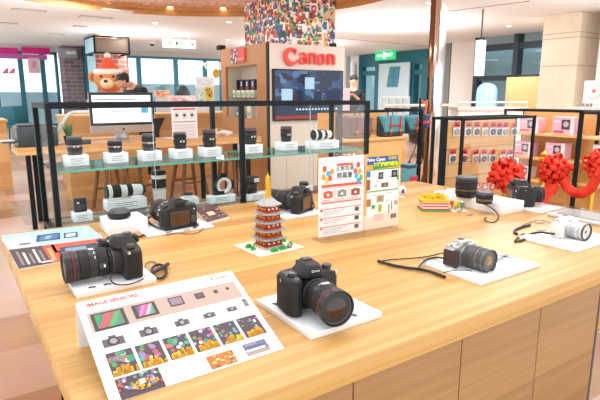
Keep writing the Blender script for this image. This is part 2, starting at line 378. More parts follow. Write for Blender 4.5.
# building outside, pinkish and blue panels
fa = bpy.data.materials.new('facade_mottled'); fa.use_nodes = True; nt = fa.node_tree; b_ = nt.nodes['Principled BSDF']
no = nt.nodes.new('ShaderNodeTexNoise'); no.inputs['Scale'].default_value = .9; r = nt.nodes.new('ShaderNodeValToRGB'); cr_ = r.color_ramp
cr_.elements[0].position = .42; cr_.elements[0].color = (*hexc('9ccfd6'), 1); cr_.elements[1].position = .58; cr_.elements[1].color = (*hexc('f0b8cc'), 1)
e = cr_.elements.new(.5); e.color = (*hexc('c8dce4'), 1)
tc = nt.nodes.new('ShaderNodeTexCoord'); nt.links.new(tc.outputs['Object'], no.inputs['Vector']); nt.links.new(no.outputs['Fac'], r.inputs[0]); nt.links.new(r.outputs[0], b_.inputs['Base Color'])
b = MB(); b.box((15, -1, -.1), (15.2, 14, 6.5), fa); struct(b.build('wall_outside_right'))

# cream stone pillar
PIL = mat('pillar_stone', hexc('f0dfc8'), .55, var=.05, vscale=3)
pc = oz(582, 11, CEIL); pl = oz(542, 15, CEIL); ywid = pl.y-pc.y
b = MB(); px0 = pc.x+.02
b.box((px0, pc.y, 0), (px0+1.0, pc.y+ywid+.05, CEIL), PIL, .02)
for z in (oy(560, 64, pc.y).z, 2.3, 2.38): b.box((px0-.004, pc.y-.004, z-.006), (px0+1.004, pc.y+ywid+.054, z+.006), mat('stone_joint', hexc('c8ab90'), .8))
struct(b.build('wall_pillar_right'), 'square cream stone pillar')
b = MB(); b.box((px0-.05, pc.y-1.1, 0), (px0+.9, pc.y-.35, CEIL), WALL); struct(b.build('wall_white_edge'))
# warm cove light strip at the top of the pillar
# mirror-clad column
cc = od(434, 60, 6.6)
b = MB(); b.box((cc.x-.02, cc.y-.09, 0), (cc.x+.11, cc.y+.0, CEIL), CHROME, .01); b.box((cc.x+.0, cc.y+.0, 0), (cc.x+.09, cc.y+.10, CEIL), mat('bronze_mirror', hexc('8a6a50'), .12, 1.), .004); b.box((cc.x-.005, cc.y-.004, 0), (cc.x+.1, cc.y+.006, CEIL), BLK); struct(b.build('wall_mirror_column'), 'slim mirror-polished column')

# collage column above the showcase
co = od(281, 40, 7.9); ya_ = ox(245, 40, co.x).y; xb2 = oy(335, 40, co.y).x
cm = bpy.data.materials.new('collage'); cm.use_nodes = True; nt = cm.node_tree; N = nt.nodes; Lk = nt.links.new; b_ = N['Principled BSDF']; b_.inputs['Roughness'].default_value = .5
tc = N.new('ShaderNodeTexCoord')
def vor(scale, rnd, dist, seedoff):
    mp = N.new('ShaderNodeMapping'); mp.inputs['Location'].default_value = seedoff; Lk(tc.outputs['Object'], mp.inputs[0])
    v = N.new('ShaderNodeTexVoronoi'); v.distance = dist; v.inputs['Scale'].default_value = scale; v.inputs['Randomness'].default_value = rnd; Lk(mp.outputs[0], v.inputs['Vector']); return v
v1 = vor(9.5, .8, 'CHEBYCHEV', (3, 1, 2)); v2 = vor(26, 1, 'EUCLIDEAN', (7, 5, 1))
def ramp(v, cols):
    sp = N.new('ShaderNodeSeparateColor'); Lk(v.outputs['Color'], sp.inputs[0])
    r = N.new('ShaderNodeValToRGB'); r.color_ramp.interpolation = 'CONSTANT'; el = r.color_ramp.elements
    while len(el) < len(cols): el.new(.5)
    for i, c in enumerate(cols): el[i].position = i/len(cols); el[i].color = (*hexc(c), 1)
    Lk(sp.outputs[0], r.inputs[0]); return r
PAL = ['c83c30', '2f6f9f', 'e8a43c', '3f8f6a', 'd8b890', '8a3a4a', 'd9dfe2', 'e06a3c', '1f5a58', '4a5a9a']
r1 = ramp(v1, PAL); r2 = ramp(v2, ['f2d09a', '5a3028', 'c84838', '2a7a8c', 'c8d8d0', '3c4a78', 'e89048', '6aa860', 'b04858', 'e8e0d8'])
m1 = N.new('ShaderNodeMath'); m1.operation = 'GREATER_THAN'; m1.inputs[1].default_value = .5
sp2 = N.new('ShaderNodeSeparateColor'); Lk(v2.outputs['Color'], sp2.inputs[0]); Lk(sp2.outputs[1], m1.inputs[0])
mxx = N.new('ShaderNodeMix'); mxx.data_type = 'RGBA'; Lk(m1.outputs[0], mxx.inputs[0]); Lk(r1.outputs[0], mxx.inputs[6]); Lk(r2.outputs[0], mxx.inputs[7])
g1 = N.new('ShaderNodeMath'); g1.operation = 'GREATER_THAN'; g1.inputs[1].default_value = .56; Lk(v1.outputs['Distance'], g1.inputs[0])
mx2 = N.new('ShaderNodeMix'); mx2.data_type = 'RGBA'; mx2.inputs[7].default_value = (*hexc('f6f2ec'), 1); Lk(g1.outputs[0], mx2.inputs[0]); Lk(mxx.outputs[2], mx2.inputs[6]); Lk(mx2.outputs[2], b_.inputs['Base Color'])
b = MB(); b.box((co.x, co.y, 2.045), (xb2, ya_, CEIL+.14), cm); struct(b.build('wall_collage_column'), 'square column covered with a collage of colourful pictures')

# ------------------------------------------------------------------ lamps of the room and added uplights
def downlight(x, y, z, power, label, r=.05):
    t = thing('ceiling_downlight', label, 'ceiling light', (x, y, z), 0, 'recessed ceiling downlights')
    b = MB(); b.lathe([(r+.015, 0), (r+.015, -.006), (r, -.008), (r, -.001)], mat('lamp_trim', (.8, .8, .78), .4), 20, caps=False); b.build('trim_ring', t)
    b = MB(); b.lathe([(r, -.002), (r*.3, -.003)], mat('lamp_glow', (1, .93, .82), .5, emit=9), 20); b.build('diffuser', t)
def lamp(x, y, z, power, size, col=(.97, .98, 1)):
    l = bpy.data.lights.new('ceiling_or_fill_lamp', 'AREA'); l.energy = power; l.size = size; l.shape = 'DISK'; l.color = col
    o = bpy.data.objects.new('ceiling_or_fill_lamp', l); C.objects.link(o); o.location = (x, y, z)
for x, y, p, s_ in ((.4, 1.5, 13, 1.0), (1.5, .9, 13, 1.0), (1.3, 2.0, 8, 1.0), (3.6, 1.8, 26, 1.2), (3.2, 4.0, 22, 1.2), (.6, 4.0, 20, 1.2), (6.2, 3.6, 75, 1.2), (6.5, 9.0, 70, 1.2), (2.0, 8.5, 40, 1.2), (9.3, 6.6, 90, 1.2), (9.2, 11.5, 80, 1.2), (3.8, 13, 56, 1.2), (7, 14, 50, 1.2), (1, 12.5, 50, 1.2)):
    z = CEIL-.03
    if (x-cx)**2+(y-cy)**2 < cr*cr: z = CEIL+.10
    lamp(x, y, z, p, s_)
for x, y, z, p in ((4.4, 7.0, 2.1, 6), (1.6, 8.4, 1.9, 10), (7.4, 7.6, 1.9, 44), (7.0, 2.8, 1.9, 42), (3.6, 12.0, 1.7, 22), (8.0, 12.0, 1.9, 40), (3.9, 2.7, 1.9, 16)):   # added fill lights aimed up to brighten the ceiling, no fittings there
    lamp(x, y, z, p, 2.2, (.95, .98, 1)); C.objects[-1].rotation_euler = (PI, 0, 0)
places = ['leftmost in the recess', 'in the recess beside the collage column', 'between the other two in the recess']
for (px, py, z, lb) in ((21, 2, CEIL+.14, None), (108, 3, CEIL+.14, 'round downlight in the wood-rimmed ceiling recess, leftmost of three'), (170, 7, CEIL+.14, 'round downlight in the wood-rimmed ceiling recess, middle of three'), (223, 8, CEIL+.14, 'round downlight in the wood-rimmed ceiling recess, nearest the collage column'),
    (155, 23, CEIL, 'round downlight in the white ceiling, left of the column and nearer the recess rim'), (229, 22, CEIL, 'round downlight in the white ceiling just left of the collage column'), (228, 40, CEIL, 'round downlight in the white ceiling above the wooden showcase corner'),
    (430, 3, CEIL, 'round downlight in the white ceiling above the mirror column'), (400, 25, CEIL, 'round downlight in the white ceiling between the two joints'), (456, 18, CEIL, 'round downlight in the white ceiling right of the mirror column'), (509, 26, CEIL, 'round downlight in the white ceiling left of the cream pillar')):
    if lb is None: continue
    p = oz(px, py, z); downlight(p.x, p.y, z, 0, lb)
GR = mat('vent_grey', hexc('b4aca4'), .6)
for (px, py, wd, lb) in ((29, 10, .5, 'long slot lights in the ceiling, leftmost'), (118, 10.5, .5, 'long slot lights in the ceiling beside the wood rim'), (96, 17, .55, 'beige ceiling vent above the glazed lantern box'), (7, 23, .35, 'small ceiling vent at the far left edge'), (57, 34, .3, 'small ceiling vent above the brick wall'), (80, 26, .25, 'small ceiling vent left of the lantern box')):
    p = oz(px, py, CEIL); b = MB(); b.box((p.x-wd/2, p.y-.09, CEIL-.012), (p.x+wd/2, p.y+.09, CEIL), GR, .003)
    for k in range(4): b.box((p.x-wd/2+.02, p.y-.07+k*.04, CEIL-.016), (p.x+wd/2-.02, p.y-.055+k*.04, CEIL-.011), WHT)
    tag(b.build('ceiling_vent'), lb, 'ceiling vent')
p = oz(152, 42, CEIL); b = MB(); b.lathe([(.09, 0), (.09, -.03), (.07, -.05)], WHT, 24, Tr(p.x, p.y, CEIL)); b.ell((p.x, p.y, CEIL-.05), .06, DKG, 16, 8)
tag(b.build('dome_camera'), 'small dark dome security camera on the white ceiling', 'security camera')

# exit signs
GRN = mat('exit_green', hexc('2fb573'), .5, emit=.9); EW = mat('exit_white', (.95, 1, .97), .5, emit=1.6); GRT = flat('2fa06a')
p = od(178.5, 47, 12); Y = p.y; a = oy(163, 47, Y); c = oy(195, 38, Y)
t = thing('exit_sign', 'white hanging exit sign with green arrow over the back windows', 'exit sign', ((a.x+c.x)/2, Y, a.z))
hw = (c.x-a.x)/2; hh = oy(178, 38.5, Y).z-oy(178, 46.5, Y).z
b = MB(); b.box((-hw, -.04, 0), (hw, .04, hh), EW, .01)
b.box((-.09*hw-.02, -.045, hh*.15), (-.09*hw, -.04, hh*.85), GRT); b.box((.03, -.045, hh*.15), (.05, -.04, hh*.85), GRT); b.box((-.11, -.045, hh*.3), (-.06, -.04, hh*.75), GRT)
b.box((.45*hw, -.045, hh*.45), (.75*hw, -.04, hh*.56), GRT); b.add([(.72*hw, -.045, hh*.28), (.9*hw, -.045, hh*.5), (.72*hw, -.045, hh*.74)], [(0, 1, 2)], GRT); disc(b, -.62*hw, hh*.5, hh*.22, flat('f6c9b0'), 0, M=FACEY(0, -.046, 0)); b.build('light_box', t)
b = MB(); b.cyl((-hw*.6, 0, hh), (-hw*.6, 0, CEIL-a.z), .012, WHT); b.cyl((hw*.6, 0, hh), (hw*.6, 0, CEIL-a.z), .012, WHT); b.build('hanger', t)
p = ox(385.5, 60, XR-.5); X = XR-.5; ya3 = ox(395, 60, X).y; yb3 = ox(376, 60, X).y; h = ox(385, 51, X).z-ox(385, 60, X).z
t = thing('exit_sign', 'green lit exit sign above the glass doorway', 'exit sign', (X, (ya3+yb3)/2, p.z)); hw = (yb3-ya3)/2
b = MB(); b.box((-.05, -hw, 0), (.05, hw, h), GRN, .01); M = FACEX(-.055, 0, h/2)
quad(b, -.05, -h*.36, .05, h*.36, EW, 0, M); b.text('EXIT', h*.5, EW, M @ Tr(hw*.55, 0, 0)); quad(b, -hw*.75, -.03, -hw*.3, .03, EW, 0, M); b.build('light_box', t)
b = MB(); b.cyl((0, 0, h), (0, 0, CEIL-p.z), .02, WHT); b.build('hanger', t)

# glazed lantern box hanging in front of the brick column
Y = 12.6; a = oy(95, 52.5, Y); c = oy(128.5, 38, Y)
t = thing('hanging_display_box', 'black-edged box with wood-toned front hanging by rods over the hatted bear', 'display box', (a.x, Y, a.z))
W_ = c.x-a.x; H_ = c.z-a.z; D_ = .9
b = MB(); b.box((.03, .03, .03), (W_-.03, D_-.03, H_-.03), mat('lantern_bronze', hexc('7d6a5a'), .65)); b.build('body', t)
b = MB(); b.box((-.01, 0, 0), (.01, D_, H_), CYANP); b.build('side_glass', t)
b = MB(); r = .018
for x in (0, W_):
    for y in (0, D_): b.box((x-r, y-r, 0), (x+r, y+r, H_), BLK)
for z in (0, H_):
    b.box((0, -r, z-r), (W_, r, z+r), BLK); b.box((0, D_-r, z-r), (W_, D_+r, z+r), BLK); b.box((-r, 0, z-r), (r, D_, z+r), BLK); b.box((W_-r, 0, z-r), (W_+r, D_, z+r), BLK)
b.build('frame', t); b = MB(); b.cyl((.1, .3, H_), (.1, .3, CEIL-a.z), .015, SIL); b.cyl((.55, .3, H_), (.3, .3, CEIL-a.z), .015, SIL); b.build('rod', t)
# white lantern hanging from a rod at right
p = oz(484, 9, CEIL); q = p.copy(); z0 = od(480, 76, 1); Y = p.y
h0 = oy(480, 76, Y).z; h1 = oy(480, 40, Y).z
t = thing('hanging_lantern', 'white rectangular lantern hanging from a long rod', 'pendant lamp', (p.x-.02, p.y, h0)); 
b = MB(); b.box((-.06, -.06, 0), (.06, .06, h1-h0), mat('lantern_white', (.95, .94, .92), .5, emit=.25), .008); b.build('shade', t)
b = MB(); b.cyl((0, 0, h1-h0), (0, 0, CEIL-h0), .012, DKG); b.cyl((0, 0, h1-h0), (0, 0, h1-h0+.05), .03, DKG); b.build('rod', t)
# grey speaker-like sign box on the brick wall
p = oy(59, 58, YB-.75); c = oy(77, 49, YB-.75)
b = MB(); b.box((p.x, YB-.75, p.z), (c.x, YB-.6, c.z), mat('sign_grey', hexc('9aa6aa'), .6), .01); quad(b, -.05, -.02, .12, .06, PAP, 0, FACEY(p.x+.25, YB-.76, p.z+.13)); quad(b, .2, -.02, .3, .08, PAP, 0, FACEY(p.x+.15, YB-.76, p.z+.13))
tag(b.build('wall_sign'), 'grey box sign over the grey brick wall', 'sign')
# pink banners across the left window
PK = mat('banner_pink', hexc('e0218a'), .6); PKL = mat('banner_violet', hexc('c06ab0'), .6)
for (x0_, x1_, y0_, y1_, m_, lb) in ((-4, 18, 48, 53, PK, 'hot pink banner strip across the top of the left window, left half'), (22, 50, 48, 53, PK, 'hot pink banner strip across the top of the left window, right half'), (-4, 47.5, 54.8, 58, PKL, 'violet pink strip hanging under the hot pink banners')):
    a = oy(x0_, y1_, YB-.15); c = oy(x1_, y0_, YB-.15); b = MB(); b.box((a.x, YB-.07, a.z), (c.x, YB-.052, c.z), m_)
    tag(b.build('banner'), lb, 'banner')
SAIL = mat('poster_pale_pink', hexc('f6c6d0'), .7); SAIL2 = mat('poster_red', hexc('f08090'), .7)
for (px, py, lb) in ((5, 71, 'small rosy sail-shaped sticker on the left window, left one'), (11.5, 71, 'small rosy sail-shaped sticker on the left window, right one')):
    p = oy(px, py, YB-.02); b = MB(); b.prism([(-.09, -.07), (.07, -.07), (.1, .09), (.02, .06)], 0, .01, SAIL2, M=FACEY(p.x, YB-.01, p.z)); tag(b.build('window_sticker'), lb, 'sticker')
a = oy(29, 73, YB-.1); c = oy(39, 58, YB-.1); b = MB(); b.box((a.x, YB-.08, a.z), (c.x, YB-.055, c.z), SAIL); b.box((a.x+.1, YB-.085, a.z+.15), (a.x+.2, YB-.08, c.z-.1), flat('d8a0b4')); tag(b.build('poster'), 'pale pink poster hanging in the left window', 'poster')
# lettering and round yellow mark on the window
p = oy(212, 66, YB-.06); b = MB(); b.text('POMP', .36, flat('ffffff', emit=.4), FACEY(p.x, YB-.06, p.z), .01, off=.01); tag(b.build('window_lettering'), 'white capital lettering on the back window beside the showcase', 'lettering')
p = oy(216, 73.5, YB-.06); b = MB(); disc(b, 0, 0, .13, flat('f2b632'), 0, 20, .16, FACEY(p.x, YB-.07, p.z)); b.lathe([(.13, 0), (.13, .02)], flat('f2b632'), 20, FACEY(p.x, YB-.07, p.z)); tag(b.build('window_sticker'), 'round yellow sticker under the white window lettering', 'sticker')

# big advertising panel in the doorway, with slanted blue picture
a = ox(410, 100, XR-.15); y0p = ox(409, 80, XR-.15).y; y1p = ox(378.5, 80, XR-.15).y
b = MB(); X = XR-.15; z1p = ox(394, 63, X).z; b.box((X, y0p, 0), (X+.05, y1p, z1p), mat('panel_pale_blue', hexc('cfe4ee'), .6))
w_ = y1p-y0p; M = FACEX(X-.005, (y0p+y1p)/2, ox(391, 77, X).z)
hp = .32
b.add([(-.30, -hp, 0), (.22, -hp, 0), (.30, hp, 0), (-.18, hp, 0)], [(0, 1, 2, 3)], flat('4f93ab'), M=M)
b.add([(-.02, -hp, 0), (0, -hp, 0), (.06, hp, 0), (.04, hp, 0)], [(0, 1, 2, 3)], flat('2f6f88'), M=M@Tr(0, 0, .004)); quad(b, -.26, -.01, .27, .01, flat('2f6f88'), .004, M)
tag(b.build('advertising_panel'), 'tall pale blue panel with a dark blue window picture in the doorway', 'poster')
# railing in front
b = MB(); X = XR-.6; zt = ox(394, 97, X).z; yA = ox(381, 98, X).y; yB_ = ox(409, 98, X).y
b.box((X, yB_, zt-.03), (X+.05, yA, zt+.03), WHT)
for k in range(5): y = yB_+(yA-yB_)*k/4; b.box((X, y-.02, 0), (X+.04, y+.02, zt), WHT)
tag(b.build('railing'), 'white railing in front of the doorway panel', 'railing')
# tall white strip banner with column of marks
X = XR-.2; b = MB(); ya5 = ox(358, 75, X).y; yb5 = ox(352, 75, X).y; b.box((X, ya5, ox(355, 88, X).z), (X+.03, yb5, ox(355, 56, X).z), PAP)
for k in range(8): p = ox(356, 65+2.6*k, X-.01); b.text('品牌旗艦專櫃特賣'[k], .15, flat('6a8890'), FACEX(X-.01, p.y+.02, p.z))
tag(b.build('banner'), 'tall narrow white banner with a column of characters beside the doorway', 'banner')
# luggage-shaped frosted panel behind the right window; orange wood panel
X = XG-.5; y0_ = ox(498, 95, X).y; y1_ = ox(479, 95, X).y; zb_, zt_ = 0., ox(488, 83, X).z
b = MB(); hw = (y1_-y0_)/2; o_ = []
for i in range(13): a = PI*i/12; o_.append((hw*math.cos(a)*1.0, zt_-zb_-.3+.3*math.sin(a)**.6 if 0 < i < 12 else zt_-zb_-.3))
o_ += [(-hw, 0), (hw, 0)]
b.prism(o_, 0, .12, mat('frosted_blue', hexc('9fd0e6'), .4), .02, M=FACEX(X, (y0_+y1_)/2, zb_)); tag(b.build('display_shell'), 'rounded pale blue luggage-like shell in front of the right window', 'luggage')
X = XG-1.3; b = MB(); y0_ = ox(533, 95, X).y-.3; y1_ = ox(505.5, 95, X).y; b.box((X, y0_, 0), (X+.06, y1_, ox(519, 77, X).z), flat('e0ab74')); tag(b.build('partition'), 'orange wooden partition left of the cream pillar', 'partition')
# white round notice at the far right
p = od(594, 92, 6.0); b = MB(); b.box((p.x, p.y-.13, p.z-.13), (p.x+.02, p.y+.12, p.z+.13), PAP); M = FACEX(p.x-.003, p.y, p.z)
disc(b, 0, 0, .09, flat('d8d2d0'), 0, 20, M=M); disc(b, 0, 0, .06, PAP, .001, 20, M=M); disc(b, 0, .01, .025, flat('d88080'), .002, 12, M=M); b.box((p.x+.01, p.y-.01, 0), (p.x+.03, p.y+.01, p.z-.13), WHT)
tag(b.build('notice_board'), 'white notice with a round wheel drawing at the right edge', 'sign')
# ================================================================== MAIN COUNTER
def frame_bars(b, x0, y0, z0, x1, y1, z1, r, m, legs_to=None, mid=(), bottom=True):
    zl = z0 if legs_to is None else legs_to
    for x in (x0, x1)+tuple(mid):
        for y in (y0, y1): b.box((x-r, y-r, zl), (x+r, y+r, z1+r), m)
    for z in ((z0, z1) if bottom else (z1,)):
        for y in (y0, y1): b.box((x0, y-r, z-r), (x1, y+r, z+r), m)
        for x in (x0, x1): b.box((x-r, y0, z-r), (x+r, y1, z+r), m)
b = MB(); b.box((.113, .628, TZ-.045), (2.045, 1.91, TZ), OAK, .003)
tag(b.build('countertop'), 'large light oak countertop holding the cameras in the foreground', 'counter')
# cabinets under it, each a unit (front face just inside the top's edge)
xs = [.33, oy(353.5, 390, .64).x, oy(460.5, 368, .64).x, oy(537, 352, .64).x, oy(592.5, 356, .64).x]; XE = xs[-1]
seen = ['leftmost oak cabinet under the countertop, at the lower edge of the photo', 'wide oak cabinet under the countertop between the two long seams', 'third oak cabinet under the countertop, left of the narrow one', 'narrow oak cabinet at the right end under the countertop']
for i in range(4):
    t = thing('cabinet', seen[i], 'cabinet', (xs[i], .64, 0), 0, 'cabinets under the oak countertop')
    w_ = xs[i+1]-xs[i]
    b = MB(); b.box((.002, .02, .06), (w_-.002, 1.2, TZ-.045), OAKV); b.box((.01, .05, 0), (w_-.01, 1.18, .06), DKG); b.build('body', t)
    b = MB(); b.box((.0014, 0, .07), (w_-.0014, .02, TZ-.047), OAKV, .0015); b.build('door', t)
b = MB(); b.box((XE+.001, .640, 0), (XE+.010, 1.83, TZ-.045), DKG); tag(b.build('end_panel'), 'thin dark end panel closing the row of oak cabinets', 'panel')
b = MB()
b.box((1.97, .68, 0), (2.02, .73, TZ-.045), BLK); b.box((1.97, 1.80, 0), (2.02, 1.85, TZ-.045), BLK); b.box((1.97, .73, TZ-.09), (2.02, 1.80, TZ-.05), BLK)
tag(b.build('counter_support'), 'black steel frame carrying the far right end of the countertop', 'support')

# ================================================================== GLASS LENS CASE behind the counter
X0, X1, Y0, Y1, ZT, ZS, ZD = .300, 1.752, 1.972, 2.262, 1.312, 1.085, .865
t = thing('glass_display_case', 'long black-framed glass case of lenses behind the counter', 'display case', (0, 0, 0))
r = .0095
b = MB(); frame_bars(b, X0, Y0, ZD-.02, X1, Y1, ZT, r, BLK, 0, ((X0+X1)/2+.02,)); b.box((X0, Y0-.011, ZT-r), (X1, Y0+.011, ZT+r), BLK); b.build('frame', t)
b = MB(); b.box((X0+r, Y0-.003, ZD), (X1-r, Y0+.001, ZT-r), GLASS); b.build('front_pane', t)
b = MB(); b.box((X0+r, Y1-.002, ZD), (X1-r, Y1+.002, ZT-r), GLASS); b.build('rear_pane', t)
for x in (X0, X1): b = MB(); b.box((x-.002, Y0+r, ZD), (x+.002, Y1-r, ZT-r), GLASS); b.build('side_pane', t)
b = MB(); b.box((X0+r, Y0+.006, ZS-.008), (X1-r, Y1-.006, ZS), GREENGL)
EDG = mat('glass_edge', hexc('5fae98'), .2); b.box((X0+r, Y0+.004, ZS-.008), (X1-r, Y0+.006, ZS), EDG); b.box((X0+r, Y1-.006, ZS-.008), (X1-r, Y1-.004, ZS), EDG)
b.build('glass_shelf', t)
b = MB(); b.box((X0+r, Y0+.006, ZD-.012), (X1-r, Y1-.006, ZD), GREENGL); b.box((X0+r, Y0+.01, ZD-.03), (X0+r+.03, Y1-.01, ZD-.012), OAK); b.box((X0+r, Y1-.04, ZD-.03), (X1-r, Y1-.01, ZD-.012), OAK); b.build('lower_shelf', t)
for x in (X0+.36, X0+1.1):
    b = MB(); b.box((x-.001, Y0-.006, ZD), (x+.001, Y0-.003, ZT-r), mat('seam_grey', (.45, .5, .5), .3)); b.build('pane_joint', t)

# ================================================================== LENSES
def lens_parts(parent, M, segs, n=40):
    """segs: (part name, z0, z1, r0, r1, material, rib depth)"""
    d = {}
    for (nm, z0, z1, r0, r1, m, rb) in segs:
        b = d.setdefault(nm, MB(M)); e = min(.0012, (z1-z0)*.25)
        b.lathe([(r0-e, z0), (r0, z0+e), (r1, z1-e), (r1-e, z1)], m, n*2 if rb else n, ribs=rb)
    for nm, b in d.items(): b.build(nm, parent)
def front_glass(parent, M, z, r, gm=GLS, rim=BARR, n=40, printed=True):
    """open front rim, inner cone, domed element"""
    b = MB(M); b.lathe([(r, z-.004), (r, z+.003), (r*.94, z+.004), (r*.92, z+.002), (r*.80, z-.006), (r*.74, z-.007)], rim, n, caps=False)
    if printed: b.lathe([(r*.86, z-.0018), (r*.84, z-.0030)], mat('print_grey', (.25, .25, .25), .5), n, caps=False)
    b.build('front_rim', parent)
    b = MB(M); b.lathe([(r*.76*math.cos(PI/2*i/6)+1e-5, z-.008+r*.20*math.sin(PI/2*i/6)) for i in range(7)], gm, n, caps=False); b.build('front_element', parent)
def L_zoom(red=True):
    s = [('barrel', 0, .012, .033, .036, BARR, 0), ('zoom_ring', .014, .04, .038, .038, RUB, .0009), ('barrel', .04, .062, .0385, .039, BARR, 0), ('focus_ring', .062, .085, .0395, .0395, RUB, .0009), ('barrel', .085, .098, .040, .041, BARR, 0)]
    if red: s.append(('red_ring', .098, .1003, .0416, .0416, RED, 0))
    s.append(('hood_mount', .101, .113, .0415, .0415, BARR, 0)); return s
ACP = mat('clear_block', hexc('f2f3f6'), .25)
def riser(x, y, z, wx, wy, h, label, rz=0, cat='display block', group=None, card=True):
    t = thing('display_riser', label, cat, (x, y, z), rz, group)
    b = MB(); b.box((-wx/2, -wy/2, 0), (wx/2, wy/2, h), ACP, .0015); b.build('block', t)
    if card:
        b = MB(); b.box((-wx*.36, -wy/2-.0012, h*.18), (wx*.36, -wy/2-.0002, h*.82), PAP)
        for k in range(3): quad(b, -wx*.3, h*(.66-.2*k), wx*(.25-.1*(k % 2)), h*(.72-.2*k), flat('9098a8'), 0, FACEY(0, -wy/2-.0014, 0))
        b.build('price_card', t)
    return t
def small_lens(x, y, z, r, h, label, red=True, style='black', rz=0):
    t = thing('camera_lens', label, 'lens', (x, y, z), rz, 'lenses in the glass case')
    k = h/.1; q = r/.04
    if style == 'black':
        sg = [('rear_cap', 0, .008*k, .9*r, .9*r, RUB, 0), ('barrel', .008*k, .03*k, .92*r, .92*r, BARR, 0), ('zoom_ring', .03*k, .055*k, r, r, RUB, .0012*q), ('barrel', .055*k, .07*k, .96*r, .96*r, BARR, 0), ('focus_ring', .07*k, .084*k, r, r, RUB, .001*q)]
        if red: sg.append(('red_ring', .084*k, .088*k, 1.01*r, 1.01*r, RED, 0))
        sg += [('front_cap', .088*k, .1*k, r, .97*r, DKG, 0)]
    elif style == 'compact':
        sg = [('rear_cap', 0, .02*k, .92*r, .92*r, DKG, 0), ('barrel', .02*k, .045*k, r, r, BARR, 0), ('scale_ring', .045*k, .053*k, 1.01*r, 1.01*r, mat('scale_pinkish', hexc('b08a88'), .4), 0), ('focus_ring', .053*k, .085*k, r, r, RUB, .001*q), ('front_cap', .085*k, .1*k, .97*r, .93*r, DKG, 0)]
    lens_parts(t, Matrix(), sg, 28)
    b = MB(Rx(PI/2) @ Tr(0, .047*k, .0)); quad(b, -.35*r, .012*k*0-.004, .35*r, .004, WHT, .97*r); b.build('marking', t)
    return t
sh = [(76, 166.5, .082, .028, .070, 'squat black lens on a white block at the left end of the glass shelf', False, 'compact'),
      (116.5, 163.5, .082, .028, .048, 'very short black lens with a pinkish scale ring, on the block under the desktop computer', False, 'compact'),
      (151, 161.3, .082, .028, .068, 'dark grey lens third from the left on the upper glass shelf', False, 'compact'),
      (182.5, 159, .082, .028, .068, 'black lens with a dull body in front of the red and white notice', False, 'black'),
      (212, 157, .084, .029, .076, 'tall black lens left of the central black post, thin red ring', True, 'black'),
      (253.5, 153.6, .092, .030, .076, 'black lens with a bright red ring just right of the central post', True, 'black'),
      (289.5, 150.5, .092, .028, .074, 'black red-ringed lens in front of the beige base of the showcase', True, 'black')]
ordn = ['leftmost', 'second from the left', 'third from the left', 'fourth from the left', 'left of the central post', 'right of the central post', 'next to the one with the white telephoto lens']
for i, (px, py, w_, r_, h_, lb, red, stl) in enumerate(sh):
    p = oz(px, py, ZS); y = p.y+.045
    riser(p.x+.01, y, ZS, w_, .07, .04, 'white block on the upper glass shelf, '+ordn[i], group='white blocks on the upper glass shelf')
    small_lens(p.x+.01, y, ZS+.04, r_, h_, lb, red, stl)
p = oz(326, 149, ZS)
riser(p.x+.01, p.y+.045, ZS, .155, .08, .04, 'wide white block under the lying white telephoto lens, at the right end of the shelf', group='white blocks on the upper glass shelf')
def tele(name_label, x, y, z, rz, L, r, lying=True, group='white telephoto lenses'):
    t = thing('telephoto_lens', name_label, 'lens', (x, y, z), rz, group)
    M = Tr(-L/2, 0, r*1.14) @ Ry(PI/2) if lying else Matrix()
    sg = [('front_cap', 0, .04*L, r, r, RUB, 0), ('barrel', .04*L, .14*L, r*1.02, r*1.02, LW, 0), ('zoom_ring', .14*L, .36*L, r*.98, r*.98, RUB, .001), ('barrel', .36*L, .52*L, r*.96, r*.94, LW, 0), ('focus_ring', .52*L, .66*L, r*.92, r*.92, RUB, .001), ('barrel', .66*L, .93*L, r*.88, r*.72, LW, 0), ('rear_cap', .93*L, L, r*.74, r*.74, RUB, 0)]
    if not lying:
        sg = [('rear_cap', 0, .06*L, r*.86, r*.86, RUB, 0), ('barrel', .06*L, .34*L, r*.84, r*.92, LW, 0), ('focus_ring', .34*L, .42*L, r*.95, r*.95, LW, 0), ('barrel', .42*L, .50*L, r*.95, r, LW, 0), ('zoom_ring', .46*L, .76*L, r*1.0, r*1.0, RUB, .001), ('barrel', .76*L, .87*L, r*1.02, r*1.02, LW, 0), ('front_cap', .87*L, L, r*1.03, r*1.03, RUB, 0)]
    lens_parts(t, M, sg, 32)
    b = MB(M); b.box((-r*.3, -r*.3, .42*L), (r*.3, r*.3, .5*L), DKG) if False else None
    if lying:
        b = MB(); b.box((-.02, -.012, 0), (.02, .012, r*.2), LW, .002); b.build('tripod_foot', t)
        b = MB(M); b.box((-r*.99-.002, -.006, .40*L), (-r*.9, .006, .50*L), RUB); b.build('switch_panel', t)
    return t
tele('small white telephoto lens lying on the upper glass shelf at the right', p.x+.01, p.y+.045, ZS+.04, 0, .115, .025)

# lower deck of the case
def deck(px, py, dy=.035): p = oz(px, py, ZD); return p.x, p.y+dy
x, y = deck(82, 222); riser(x+.008, y, ZD, .07, .06, .035, 'white block under a square black battery at the left of the lower shelf', group='white blocks on the lower shelf')
t = thing('battery_charger', 'small square black battery charger on a white block, lower left of the glass case', 'charger', (x+.005, y, ZD+.035))
b = MB(); b.box((-.023, -.014, 0), (.023, .016, .055), BARR, .004); b.build('body', t); b = MB(); b.box((-.018, -.0155, .01), (.018, -.0135, .03), DKG, .0008); b.box((-.015, -.0158, .034), (-.005, -.0135, .04), WHT); b.build('contact_panel', t)
x, y = deck(132, 212, .05); riser(x-.0, y+.045, ZD, .17, .07, .045, 'wide white block under the long white telephoto lens, lower shelf', group='white blocks on the lower shelf')
tele('large white telephoto lens with two black rings lying low in the glass case', x+.005, y+.045, ZD+.045, 0, .165, .029)
x, y = deck(164, 206, .05)
